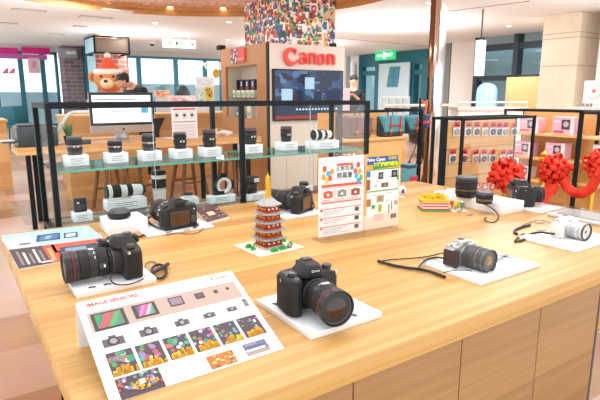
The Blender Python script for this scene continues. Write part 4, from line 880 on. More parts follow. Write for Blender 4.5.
for (px, py, X, R, lb, sd, pl) in specs:
    b, p = bow(px, py, X, R, lb, sd); cent.append(p); o = b.build('ribbon_bow'); o.location = p
    sm = o.modifiers.new('t', 'SOLIDIFY'); sm.thickness = .0012
    tag(o, lb, 'bow', 'red bows on gold posts')
post(506, 175, 2.78, specs[0][6], cent[0].z-.02); post(543.5, 165, XB+.12, specs[1][6], cent[1].z+.06); post(593, 175, XB+.11, specs[2][6], cent[2].z)
# swags of ribbon between the bows and the loose tails
def ribbon(pts, hw, label, name='ribbon_swag', tw=.35, side=None, flare=0.):
    P = [Vector(p) for p in pts]; Q = []
    for i in range(len(P)-1):
        p0, p1, p2, p3 = P[max(0, i-1)], P[i], P[i+1], P[min(len(P)-1, i+2)]
        for k in range(8): t = k/8; Q.append(.5*((2*p1)+(p2-p0)*t+(2*p0-5*p1+4*p2-p3)*t*t+(3*p1-p0-3*p2+p3)*t**3))
    Q.append(P[-1]); b = MB(); ws = []
    for i, q in enumerate(Q):
        d = (Q[min(len(Q)-1, i+1)]-Q[max(0, i-1)]).normalized(); s_ = side or d.cross(Vector((1, .4, 0))).normalized(); 
        s_ = Matrix.Rotation(tw*math.sin(i*.5), 3, d) @ s_; ws.append(s_*hw*(1+flare*i/len(Q)))
    b.strip(Q, ws, RIB); o = b.build(name); sm = o.modifiers.new('t', 'SOLIDIFY'); sm.thickness = .0015; return tag(o, label, 'ribbon')
c1, c2 = cent[1], cent[2]
ribbon([ox(562, 180, XB-.05), ox(568, 188, XB-.05), ox(578, 194, XB-.06), ox(589, 190, XB-.06), ox(597, 178, XB-.06), ox(603, 168, XB-.05)], .026, 'red ribbon swag hanging between the middle bow and the right-edge bow')
ribbon([ox(553, 184, XB-.07), ox(549, 192, XB-.08), ox(540, 199, XB-.16), ox(529, 212, XB-.22)], .034, 'loose red ribbon tail hanging down from the middle bow', 'ribbon_tail', .2, RT.copy(), .9)

# ---- bag display
GY0 = 3.53; GX0, GX1 = 2.80, 3.83; GZ = 1.205
t = thing('bag_display', 'wooden bag display with black top rail and dark posts, right of the showcase', 'display stand', (0, 0, 0))
b = MB(); b.box((GX0, GY0-.012, GZ-.012), (GX1, GY0+.012, GZ+.012), BLK); b.box((GX1-.014, GY0-.014, 0), (GX1+.014, GY0+.014, GZ), BLK); b.box((GX1-.012, GY0, GZ-.012), (GX1+.012, GY0+.5, GZ+.012), BLK); b.box((GX1-.012, GY0+.48, 0), (GX1+.012, GY0+.505, GZ), BLK); b.build('frame', t)
b = MB(); b.box((GX0, GY0-.01, 0), (GX0+.05, GY0+.03, GZ-.012), flat('5c4436')); b.build('left_post', t)
p = ox(374, 113, 0.001) if False else None
b = MB(); b.box((GX0+.05, GY0+.34, .35), (GX1-.1, GY0+.36, GZ-.02), SLAT); b.build('back_panel', t)
zb_ = oy(385, 138, GY0).z
b = MB(); b.box((GX0+.05, GY0+.0, zb_-.02), (GX1-.15, GY0+.34, zb_), SLAT, .002); b.build('shelf_board', t)
b = MB(); b.box((oy(367, 150, GY0).x, GY0+.02, .05), (GX1-.17, GY0+.34, zb_-.02), SLAT, .002); b.build('base_block', t)
BT = mat('canvas_teal', hexc('5aa0ac'), .75, bump=.3, bscale=300); BB = mat('canvas_brown', hexc('8a7470'), .75, bump=.3, bscale=300); RL = flat('b8343c')
BN = flat('2e4450')
def satchel(px, X_or, wid, h, dp, cloth, side, label, z, Y, cat='bag', straps=(-.25, .25), cross=False, yaw=.05):
    p = oy(px, 125, Y); t = thing('shoulder_bag', label, cat, (p.x, Y, z), yaw, 'canvas bags on the wooden display' if cat == 'bag' else None)
    b = MB(); b.box((-wid/2, -dp/2, 0), (wid/2, dp/2, h), side, .02, 3); b.build('body', t)
    b = MB(); b.hull([(-wid/2-.004, -dp/2-.008, h*.22), (wid/2+.004, -dp/2-.008, h*.22), (wid/2+.004, -dp/2+.004, h*.22), (-wid/2-.004, -dp/2+.004, h*.22), (-wid/2-.004, -dp/2-.012, h*.96), (wid/2+.004, -dp/2-.012, h*.96), (wid/2+.004, dp/2-.02, h*1.06), (-wid/2-.004, dp/2-.02, h*1.06)], [(0, 1, 2, 3), (4, 5, 6, 7), (0, 1, 5, 4), (1, 2, 6, 5), (2, 3, 7, 6), (3, 0, 4, 7)], cloth, .015, 3); b.build('flap', t)
    for s_ in straps:
        b = MB(); b.box((s_*wid-.008, -dp/2-.018, h*.08), (s_*wid+.008, -dp/2-.008, h*.98), RL, .002); b.box((s_*wid-.012, -dp/2-.022, h*.25), (s_*wid+.012, -dp/2-.012, h*.36), GOLD, .002); b.build('strap', t)
    if cross: b = MB(); b.box((-wid*.35, -dp/2-.02, h*.5), (wid*.35, -dp/2-.012, h*.58), RL, .002); b.build('cross_strap', t)
    b = MB(); b.tube([(-.035, 0, h), (-.03, 0, h+.045), (.0, 0, h+.06), (.03, 0, h+.045), (.035, 0, h)], .006, flat('5a3028'), 8, smooth_pts=4); b.build('handle', t)
satchel(357, 0, .27, .20, .12, BB, BB, 'greyish brown canvas bag with red straps, seen through the glass case', zb_, GY0+.16)
satchel(390, 0, .27, .195, .12, BT, BN, 'teal canvas bag with red straps, the middle bag on the wooden display', zb_, GY0+.13, cross=True)
satchel(411.5, 0, .17, .175, .12, BT, BN, 'smaller teal bag with crossed red straps at the right end of the display', zb_+.012, GY0+.16, straps=(0,), cross=True)
b = MB(); b.box((-.14, -.02, 0), (.14, .02, .06), SIL) if False else None
# the support of the rightmost bag
p = oy(408.5, 182, GY0-.3); t = thing('backpack', 'small teal backpack with a red front pocket standing low before the wooden block', 'backpack', (p.x, GY0-.3, oy(408, 184.5, GY0-.3).z), .15)
b = MB(); b.box((-.065, -.045, 0), (.065, .05, .19), BT, .025, 3); b.build('body', t); b = MB(); b.box((-.05, -.065, .02), (.05, -.04, .085), flat('b03a44'), .01, 3); b.build('front_pocket', t)
b = MB(); b.box((-.068, -.05, .15), (.068, .055, .185), BN, .012, 3); b.build('top_flap', t); b = MB(); b.tube([(-.02, 0, .185), (0, 0, .215), (.02, 0, .185)], .005, flat('5a3028'), 8, smooth_pts=4); b.build('handle', t)
zz = oy(408, 184.5, GY0-.3).z
b = MB(); b.box((p.x-.2, GY0-.42, 0), (p.x+.16, GY0-.16, zz), SLAT, .003); tag(b.build('display_plinth'), 'low wooden plinth under the small teal backpack', 'plinth')
# hanging navy / red strap bag on the far post
p = od(425, 108, 6.2); t = thing('hanging_bag', 'navy and red bag hanging beside the mirror column', 'bag', (p.x, p.y, 0))
zt_ = od(425, 100, 6.2).z; zm = od(426, 114, 6.2).z; zl = od(426, 128, 6.2).z
b = MB(); b.box((-.05, -.05, zl), (.05, .05, zm), flat('27365c'), .02, 3); b.build('body', t); b = MB(); b.box((-.055, -.055, zl+.05), (.055, .0, zl+.085), RL, .005); b.build('band', t)
b = MB(); b.tube([(-.06, 0, zt_), (-.02, 0, zt_-.04), (.03, 0, zt_-.01), (.01, 0, zm)], .012, flat('d86838'), 8, smooth_pts=4); b.build('strap', t)
b = MB(); b.cyl((p.x, p.y+.08, 0), (p.x, p.y+.08, zt_+.02), .012, BLK); b.cyl((p.x, p.y+.08, zt_), (p.x, p.y, zt_), .008, BLK); b.lathe([(.14, 0), (.13, .015)], BLK, 20, Tr(p.x, p.y+.08, 0)); tag(b.build('hanging_stand'), 'thin black stand holding the navy and red bag', 'stand')
# chairs
def shell_chair(px, py, D, col, label, rz, seat=.46):
    p = od(px, py, D); t = thing('shell_chair', label, 'chair', (p.x, p.y, 0), rz, 'shell chairs on thin metal legs')
    vs = []; fs = []; n = 11
    prof = [(-.20, .02), (-.10, -.01), (.05, -.012), (.15, .03), (.20, .12), (.225, .24), (.235, .34), (.235, .40)]
    for j, (y, z) in enumerate(prof):
        w_ = .22 if j < 4 else .22*(1-.12*(j-3)/4)-(0.05 if j == 7 else 0)
        for i in range(n):
            u = -1+2*i/(n-1); vs.append((u*w_, y-.05*u*u*(1 if j > 2 else .3), seat+z+.05*u*u*(.6 if j < 4 else 0)))
    for j in range(len(prof)-1):
        for i in range(n-1): a = j*n+i; fs.append((a, a+1, a+n+1, a+n))
    b = MB(); b.add(vs, fs, col, True); o = b.build('seat_shell', t); m_ = o.modifiers.new('s', 'SOLIDIFY'); m_.thickness = .014; m_.offset = 0
    for sx_ in (-1, 1):
        for sy_ in (-1, 1): b = MB(); b.cyl((sx_*.21, sy_*.2, 0), (sx_*.09, sy_*.08, seat-.01), .009, BLK, 8); b.build('leg', t)
BKS = mat('shell_black', (.03, .028, .03), .35); PNK = mat('shell_white', hexc('e8dcd8'), .4)
shell_chair(432, 140, 7.3, BKS, 'black moulded shell chair on thin metal legs right of the teal bags', 2.6, .47)
shell_chair(442, 141, 8.8, PNK, 'pale shell chair just behind the black one', 2.2, .47)
shell_chair(423, 138, 9.6, BKS, 'dark shell chair farther back between the post and the black chair', 1.9, .45)
p = od(412, 104, 11.0); t = thing('cafe_table', 'pale high shelf table behind the chairs and the mirror column', 'table', (p.x-.3, p.y-.3, 0)); b = MB(); b.box((-.5, -.3, p.z-.04), (.9, .3, p.z), flat('dcc8b0'), .004); b.build('tabletop', t)
for x in (-.45, .85): b = MB(); b.box((x-.02, -.02, 0), (x+.02, .02, p.z-.04), SIL); b.build('leg', t)
# ================================================================== PEOPLE AND BEAR
SKIN = mat('skin', hexc('e2b394'), .55); HAIR = mat('hair_black', (.018, .014, .013), .5); JKT = mat('jacket_black', hexc('22262c'), .75); TRS = mat('trousers_dark', hexc('2c2e36'), .8)
def skin_mesh(name, parent, V, E_, R, m, sub=2):
    me = bpy.data.meshes.new(name); me.from_pydata(V, E_, []); o = bpy.data.objects.new(name, me); C.objects.link(o)
    if parent: o.parent = parent
    me.materials.append(m); o.modifiers.new('skin', 'SKIN'); 
    me.skin_vertices[0].data
    for i, r_ in enumerate(R): me.skin_vertices[0].data[i].radius = (r_, r_) if not isinstance(r_, tuple) else r_
    me.skin_vertices[0].data[0].use_root = True
    s_ = o.modifiers.new('sub', 'SUBSURF'); s_.levels = sub; s_.render_levels = sub
    dg = bpy.context.evaluated_depsgraph_get(); ev = o.evaluated_get(dg); nm = bpy.data.meshes.new_from_object(ev)
    o.modifiers.clear(); o.data = nm
    for p_ in nm.polygons: p_.use_smooth = True
    if not nm.materials: nm.materials.append(m)
    return o
def person(name_label, loc, rz, lean=0., hands=((.12, -.28, 1.12), (-.12, -.28, 1.12)), head_tilt=0., cap=None, hair=HAIR, scale=1., drop=0.):
    """standing figure facing local -Y"""
    t = thing('person', name_label, 'person', loc, rz)
    L = lambda x, y, z: (x*scale, (y-(z-.95)*math.sin(lean) if z > .95 else y)*scale, (.95+(z-.95)*math.cos(lean) if z > .95 else z)*scale)
    V = [L(0, 0, .95), L(0, .0, 1.10), L(0, .01, 1.28), L(0, .02, 1.42), L(0, .01, 1.50), L(0, -.01-head_tilt*.3, 1.56), L(0, -.015-head_tilt*.6, 1.63), L(0, -.01-head_tilt, 1.70)]
    for i_, q_ in ((5, .3), (6, .75), (7, 1.)): V[i_] = (V[i_][0], V[i_][1]-drop*.5*q_, V[i_][2]-drop*q_)
    E_ = [(i, i+1) for i in range(7)]; R = [.13, .12, .14, .10, .055, .06, .085, .07]
    skinV = list(V); 
    for s_, hd in ((1, hands[0]), (-1, hands[1])):
        b0 = len(V); sh_ = L(s_*.17, .02, 1.40); el = L(s_*.25, -.02, 1.14); hx = L(*hd)
        mid = tuple((Vector(el)*.35+Vector(hx)*.65)); V += [sh_, el, mid, hx]; R += [.055, .043, .034, .028]; E_ += [(3, b0), (b0, b0+1), (b0+1, b0+2), (b0+2, b0+3)]
        d = (Vector(hx)-Vector(el)).normalized(); side = d.cross(Vector((0, 0, 1))).normalized()
        pb = len(V); V.append(tuple(Vector(hx)+d*.05)); R.append(.026); E_.append((b0+3, pb))
        for k in range(4):
            f0 = Vector(hx)+d*.075+side*(.022*(k-1.5)); f1 = f0+d*(.035-.004*abs(k-1.5))+Vector((0, 0, -.012)); i0 = len(V); V += [tuple(f0), tuple(f1)]; R += [.010, .008]; E_ += [(pb, i0), (i0, i0+1)]
        i0 = len(V); V += [tuple(Vector(hx)+d*.02-side*.04*s_), tuple(Vector(hx)+d*.05-side*.05*s_)]; R += [.011, .009]; E_ += [(b0+3, i0), (i0, i0+1)]
    for s_ in (1, -1):
        i0 = len(V); V += [L(s_*.09, 0, .88), L(s_*.10, -.01, .50), L(s_*.10, .01, .09), L(s_*.10, -.14, .04)]; R += [.095, .062, .042, .038]; E_ += [(0, i0), (i0, i0+1), (i0+1, i0+2), (i0+2, i0+3)]
    body = skin_mesh('body', t, V, E_, R, SKIN)
    hc = Vector(V[6])+Vector((0, 0, .03))
    # jacket: torso and sleeves
    JV = [V[0], V[1], V[2], V[3], tuple(Vector(V[4])-Vector((0, 0, .03)))]; JR = [.15, .145, .165, .125, .07]; JE = [(0, 1), (1, 2), (2, 3), (3, 4)]
    for q in (8, 8+4+1+8+2): pass
    k0 = 8
    for s_ in range(2):
        i0 = len(JV); JV += [V[k0], V[k0+1], V[k0+2]]; JR += [.075, .06, .048]; JE += [(3, i0), (i0, i0+1), (i0+1, i0+2)]; k0 += 4+1+8+2
    skin_mesh('jacket', t, JV, JE, JR, JKT)
    TV = [V[0]]; TR = [.145]; TE = []
    for s_ in range(2):
        i0 = len(TV); kk = k0+4*s_; TV += [V[kk], V[kk+1], tuple(Vector(V[kk+2])+Vector((0, 0, .03)))]; TR += [.11, .08, .062]; TE += [(0, i0), (i0, i0+1), (i0+1, i0+2)]
    skin_mesh('trousers', t, TV, TE, TR, TRS)
    b = MB(Tr(*hc) ); b.ell((0, .02, .03), (.088, .098, .10), hair, 20, 12); 
    # cut-away for the face is made by keeping the hair behind it
    b2 = MB(Tr(*(hc+Vector((0, .028, .035))))); 
    b = MB(Tr(*(hc+Vector((0, .032, .04))))); b.ell((0, 0, 0), (.094, .09, .092), hair, 22, 14); b.build('hair', t)
    for s_ in (-1, 1): b = MB(Tr(*hc)); b.ell((s_*.03, -.082, .0), (.012, .008, .008), flat('201814'), 8, 6); b.build('eye', t)
    b = MB(Tr(*hc)); b.ell((0, -.092, -.028), (.013, .018, .018), SKIN, 10, 8); b.build('nose', t)
    b = MB(Tr(*hc)); b.ell((0, -.080, -.058), (.024, .008, .006), flat('a85a50'), 10, 6); b.build('mouth', t)
    for s_ in (-1, 1): b = MB(Tr(*hc)); b.ell((s_*.088, .0, -.01), (.012, .02, .028), SKIN, 10, 8); b.build('ear', t)
    if cap:
        b = MB(Tr(*hc)); b.ell((0, .015, .07), (.098, .105, .06), cap, 20, 10); b.box((-.06, -.15, .05), (.06, -.05, .06), cap, .004); b.build('cap', t)
    return t
pp = od(353.5, 95, 11.6)
person('person in a dark jacket standing beyond the showcase, looking down at their hands', (pp.x, pp.y, 0), math.atan2(-pp.y, -pp.x)+PI/2-.1, 0, ((.05, -.30, 1.33), (-.05, -.30, 1.33)), 0)
b = MB(); q = od(345.5, 93, 10.6); b.box((q.x-.1, q.y-.02, 0), (q.x+.1, q.y+.02, od(345.5, 88, 10.6).z), flat('f2c4d4')); tag(b.build('leaflet_stand'), 'pale pink leaflet stand beside the standing person', 'sign stand')
pq = od(117, 84, 7.3)
person('person in black with dark hair bending forward behind the desktop computer', (pq.x+.46, pq.y+.12, 0), -PI/2+.3, .5, ((.12, -.36, .93), (-.12, -.36, .93)), .03, scale=1.04, drop=.13)

# big Christmas bear
FUR = mat('bear_fur', hexc('d89058'), .95, bump=1., bscale=120); MUZ = mat('bear_muzzle', hexc('f2d9b0'), .9, bump=.8, bscale=120); HAT = mat('santa_red', hexc('e8603c'), .85, bump=.5, bscale=100); FLF = mat('santa_white', hexc('f8eee6'), .95, bump=1., bscale=60)
pb_ = od(109, 78.5, 10.2); k = .48
t = thing('plush_bear', 'giant brown plush bear wearing a red Santa hat', 'plush toy', (pb_.x, pb_.y, 0), YAW-PI/2+.22)
hz = pb_.z
b = MB(); b.ell((0, 0, hz), (.29, .25, .25), FUR, 28, 18)
b.ell((0, .03, hz-.62), (.34, .28, .42), FUR, 28, 18)
for s_ in (-1, 1):
    b.ell((s_*.33, -.12, hz-.50), (.12, .2, .13), FUR, 18, 12); b.ell((s_*.2, -.05, .2), (.16, .22, .2), FUR, 18, 12); b.ell((s_*.18, 0, .5), (.15, .17, .3), FUR, 18, 12)
b.build('body', t)
for s_ in (-1, 1): b = MB(); b.ell((s_*.29, .02, hz+.03), (.10, .06, .10), FUR, 18, 12); b.ell((s_*.29, -.03, hz+.03), (.06, .03, .06), flat('a8603a'), 14, 10); b.build('ear', t)
b = MB(); b.ell((-.02, -.21, hz-.10), (.125, .13, .105), MUZ, 22, 14); b.build('muzzle', t)
b = MB(); b.ell((-.02, -.335, hz-.06), (.04, .025, .03), flat('3a241c'), 14, 10); b.build('nose', t)
for s_ in (-1, 1): b = MB(); b.ell((s_*.11, -.225, hz+.03), .026, flat('1c1412'), 12, 8); b.build('eye', t)
b = MB(); b.lathe([(.25, hz+.10), (.21, hz+.18), (.15, hz+.27), (.09, hz+.35), (.04, hz+.42), (.01, hz+.44)], HAT, 28); b.build('santa_hat', t)
b = MB(); b.lathe([(.24+.045*math.cos(a), hz+.12+.055*math.sin(a)) for a in [2*PI*i/12 for i in range(13)]], FLF, 36, caps=False); b.build('hat_brim', t)
b = MB(); b.ell((0.0, 0, hz+.43), .065, FLF, 16, 12); b.build('pom_pom', t)
b = MB(); b.ell((.17, -.16, hz-.02), (.10, .06, .075), flat('c03a34'), 14, 10); b.build('red_bow', t)
# grill-like chairs outside left window
for i, px in enumerate((5, 15, 25)):
    p = oy(px, 112, 15.2); t = thing('bar_chair', ('first', 'second', 'third')[i]+' teal chair from the left by the bright window', 'chair', (p.x, 15.0+.6*i, 0), .1*i, 'teal chairs by the left window')
    b = MB(); b.box((-.2, -.2, .55), (.2, .2, .60), TEALD, .01); b.build('seat', t); b = MB(); b.box((-.2, .17, .6), (.2, .2, 1.05), TEALD, .01); b.build('backrest', t)
    for sx_, sy_ in ((1, 1), (1, -1), (-1, 1), (-1, -1)): b = MB(); b.cyl((sx_*.2, sy_*.2, 0), (sx_*.16, sy_*.16, .55), .02, TEALD, 8); b.build('leg', t)
# ================================================================== CAMERAS ON THE COUNTER
def rot_obj(n, o): return o
def slr(loc, rz, label, kind='dslr', lens='zoom', lens_k=1., mark=True, scr=True, sc_=.88, lens_s=1.1):
    """interchangeable-lens camera; lens looks along local -Y, origin at the middle of the base"""
    t = thing('dslr_camera', label, 'camera', loc, rz, None)
    B_, R_ = BODY, RUB; k = sc_
    S = lambda v: tuple(q*k for q in v)
    M0 = Matrix.Scale(k, 4)
    # body shell: rounded front outline (x,z) pushed through y
    o_ = [(-.070, .004), (-.066, 0), (.062, 0), (.068, .006), (.070, .05), (.068, .078), (.058, .086), (.036, .090), (-.038, .092), (-.060, .089), (-.070, .080)]
    F = Rx(PI/2)                                  # (x,y)->(x,z), depth -> -y
    b = MB(M0); b.prism([(x, z) for x, z in o_], -.034, .014, B_, .006, 3, M=F); b.build('body', t)
    # grip on the user's right = local -X (camera looks along -Y)
    g = [(-.073, .020), (-.073, -.030), (-.066, -.050), (-.052, -.056), (-.040, -.050), (-.034, -.030), (-.034, .020)]
    b = MB(M0); b.prism(g, .001, .090, R_, .008, 3, M=Matrix()); b.build('grip', t)
    # pentaprism hump: base loop wider than its top, leaning forward
    lo = [(-.040, .034), (.040, .034), (.036, -.022), (.020, -.034), (-.020, -.034), (-.036, -.022)]
    hi = [(-.022, .026), (.022, .026), (.022, -.020), (.014, -.036), (-.014, -.036), (-.022, -.020)]
    n = 6; vs = [(x, y, .082) for x, y in lo]+[(x*1.06, y, .104) for x, y in hi]+[(x*.82, y*.8, .114) for x, y in hi]
    fs = [tuple(range(n))[::-1], tuple(range(2*n, 3*n))]
    for l_ in range(2): fs += [(l_*n+i, l_*n+(i+1) % n, (l_+1)*n+(i+1) % n, (l_+1)*n+i) for i in range(n)]
    b = MB(M0); b.hull(vs, fs, B_, .004, 3); pr_ = b.build('viewfinder_hump', t)
    if mark:
        b = MB(M0); brand(b, .021, WHT, Tr(0, -.0385, .101) @ Rx(PI/2-.16), .0004); b.build('maker_mark', pr_)
    b = MB(M0); b.box((-.012, .005, .1135), (.012, .024, .1175), DKG, .001); b.build('hot_shoe', pr_)
    b = MB(M0); b.box((-.017, .028, .088), (.017, .042, .108), R_, .004); b.build('eyecup', pr_)
    b = MB(M0); b.lathe([(.011, .088), (.0115, .090), (.0115, .096), (.010, .0975)], DKG, 28, Tr(.052, .008, 0), ribs=.0004); b.build('mode_dial', t)
    b = MB(M0); b.lathe([(.0075, .089), (.0075, .094), (.006, .096)], SIL if kind == 'silver' else DKG, 18, Tr(-.054, -.040, 0) @ Rx(.12)); b.build('shutter_button', t)
    b = MB(M0); b.lathe([(.010, 0), (.010, .010)], R_, 20, Tr(-.060, -.022, .088) @ Ry(PI/2) @ Tr(0, 0, -.0)); b.build('command_dial', t)
    b = MB(M0); b.box((-.064, -.014, .0895), (-.036, .018, .0925), mat('top_lcd', (.10, .11, .10), .2), .001); b.build('top_display', t)
    if scr:
        b = MB(M0); b.box((-.034, .034, .014), (.046, .040, .070), DKG, .002); b.box((-.030, .040, .018), (.042, .0406, .066), SCR); b.build('screen', t)
        b = MB(M0); b.lathe([(.015, 0), (.015, .004), (.006, .005)], DKG, 24, Tr(-.052, .034, .035) @ Rx(-PI/2)); b.box((-.058, .034, .055), (-.046, .037, .062), DKG, .001); b.lathe([(.003, .0), (.003, .003)], WHT, 10, Tr(-.056, .034, .072) @ Rx(-PI/2)); b.build('rear_dial', t)
    b = MB(M0)
    for x in (-.071, .071): b.lathe([(.0045, -.002), (.0045, .002)], SIL, 12, Tr(x, -.002, .078) @ Ry(PI/2))
    b.build('strap_lug', t)
    b = MB(M0); b.box((.0705, -.008, .015), (.0712, .022, .07), R_); b.build('port_cover', t)
    L = Tr(.004, -.034*0-.014, .046) @ Rx(PI/2)
    b = MB(M0 @ L); b.lathe([(.040, -.004), (.040, .006), (.037, .012), (.036, .020)], B_, 40, caps=False); b.lathe([(.034, .019), (.036, .020), (.036, .023), (.034, .024)], DKG, 40, caps=False); b.build('lens_mount', t)
    e = bpy.data.objects.new('lens', None); C.objects.link(e); e.parent = t; e.empty_display_size = .02
    ML = M0 @ L @ Tr(0, 0, .021) @ Matrix.Scale(lens_s, 4)
    if lens == 'zoom':
        sg = [(n_, z0*lens_k, z1*lens_k, r0, r1, m, rb) for (n_, z0, z1, r0, r1, m, rb) in L_zoom()]
        lens_parts(e, ML, sg); front_glass(e, ML, .116*lens_k, .0415)
        b = MB(ML)
        for i, a in enumerate((-.9, -.5, -.1, .3)): b.box((-.004, -.0002, 0), (.004, .0004, .002), WHT, M=Rz(a+PI*.5) @ Tr(.0385, 0, .045*lens_k) @ Rz(PI/2))
        quad(b, -.010, 0, .010, .012, mat('scale_window', (.45, .47, .48), .1), 0, M=Rz(PI/2+.0) @ Tr(.0393, 0, .044*lens_k) @ Rz(PI/2) @ Rx(PI/2)); b.build('distance_scale', e)
        b = MB(ML); b.box((.0365, -.007, .020), (.0400, .007, .038), DKG, .001, M=Rz(-.0)); b.box((.040, -.004, .024), (.0412, .004, .028), WHT, M=Rz(0)); b.build('switch_panel', e)
    elif lens == 'wide':
        sg = [('barrel', 0, .014, .033, .037, BARR, 0), ('zoom_ring', .016, .05, .039, .039, RUB, .0009), ('barrel', .05, .066, .038, .039, BARR, 0), ('focus_ring', .066, .082, .040, .040, RUB, .0009), ('hood_mount', .082, .094, .0405, .041, BARR, 0)]
        lens_parts(e, ML, sg); front_glass(e, ML, .096, .041)
    return t
p6 = (.622, .905, TZ+.012)
def pad(x0, y0, x1, y1, h, label, rz=0, prints=True, group='white display pads', zb=TZ, tilt=0, mk=True):
    t = thing('display_pad', label, 'display pad', ((x0+x1)/2, (y0+y1)/2, zb), rz, group); wx, wy = (x1-x0)/2, (y1-y0)/2
    b = MB(); b.box((-wx, -wy, 0), (wx, wy, h), ACR, .0012); b.build('slab', t)
    if prints:
        b = MB(); z = h+.0004
        quad(b, wx*.30, -wy*.86, wx*.42, -wy*.74, flat('5a4e4a'), z)
        for k in range(4): quad(b, wx*.46, -wy*(.86-.04*k), wx*(.8-.06*(k % 2)), -wy*(.85-.04*k), flat('b8bcc4'), z)
        b.build('printed_text', t)
    return t
# --- foreground camera
pad(.522, .728, .702, .935, .012, 'white acrylic pad under the large camera in the centre foreground')
slr((.594, .838, TZ+.012), -.17, 'black digital camera with red-ringed zoom lens in the centre foreground, lens toward the viewer', lens_k=.86, lens_s=.99)
b = MB(); z = TZ+.006; b.tube([oz(281, 302, TZ+.02), oz(274, 302, TZ+.006), oz(266, 303, TZ+.005), oz(262, 303.5, TZ+.005), oz(266, 306, TZ+.005), oz(274, 304, TZ+.012), oz(281, 304, TZ+.018)], .0022, flat('3a3430'), 8, smooth_pts=5); b.box((0, 0, 0), (.012, .006, .004), SIL, M=Tr(*oz(266, 303, TZ+.004)))
tag(b.build('security_tether'), 'short dark tether loop at the left edge of the foreground camera pad', 'cable')

# --- camera at left pointing left
t = thing('display_pad', 'white acrylic pad with small camera drawings under the left camera', 'display pad', (.295, 1.262, TZ), 0, 'white display pads')
b = MB(); b.box((-.092, -.075, 0), (.092, .075, .014), ACR, .0012); b.build('slab', t)
b = MB(); z = .0144
for x in (-.062, -.028): quad(b, x, -.062, x+.017, -.052, flat('5a4a4a'), z); quad(b, x+.004, -.053, x+.012, -.049, flat('5a4a4a'), z); disc(b, x+.009, -.057, .0035, flat('a09090'), z+.0003)
for k in range(3): quad(b, .005, -.064+k*.006, .05-.01*(k % 2), -.062+k*.006, flat('b8bcc4'), z)
for k, c_ in enumerate(('d86070', '8890a8', 'c8a0a8')): quad(b, .058+k*.010, -.055, .064+k*.010, -.047, flat(c_), z)
b.build('printed_text', t)
slr((.332, 1.262, TZ+.014), -PI/2-.02, 'black digital camera with zoom lens at the left, lens pointing left over its pad', lens_k=1., lens_s=1.03)
# coiled strap at its right
b = MB(); zt = TZ+.004
def loop(cx, cy, rx, ry, z, a0=0, a1=360, n=18): return [oz(cx+rx*math.cos(math.radians(a0+(a1-a0)*i/n)), cy+ry*math.sin(math.radians(a0+(a1-a0)*i/n)), z+.002*math.sin(i)) for i in range(n+1)]
b.tube([oz(111, 276, TZ+.04), oz(111, 281, TZ+.02), oz(118, 284.5, TZ+.016), oz(130, 284, TZ+.016), oz(141, 280, TZ+.016), oz(149, 275.5, TZ+.006), oz(158, 271, TZ+.006)], .0016, flat('26221f'), 8, smooth_pts=5)
b.tube(loop(151.5, 267, 6.5, 5.5, zt, 60, 400), .0015, flat('6a5a4e'), 8)
b.tube(loop(159, 271.5, 7.5, 7, zt+.003, -30, 330), .0036, flat('2a2624'), 8)
b.tube([oz(148, 275, zt+.004), oz(158, 270, zt+.008), oz(168, 264, zt+.004)], .005, flat('2a2624'), 8, smooth_pts=4)
tag(b.build('camera_strap'), 'coiled black camera strap on the counter right of the left camera', 'strap')

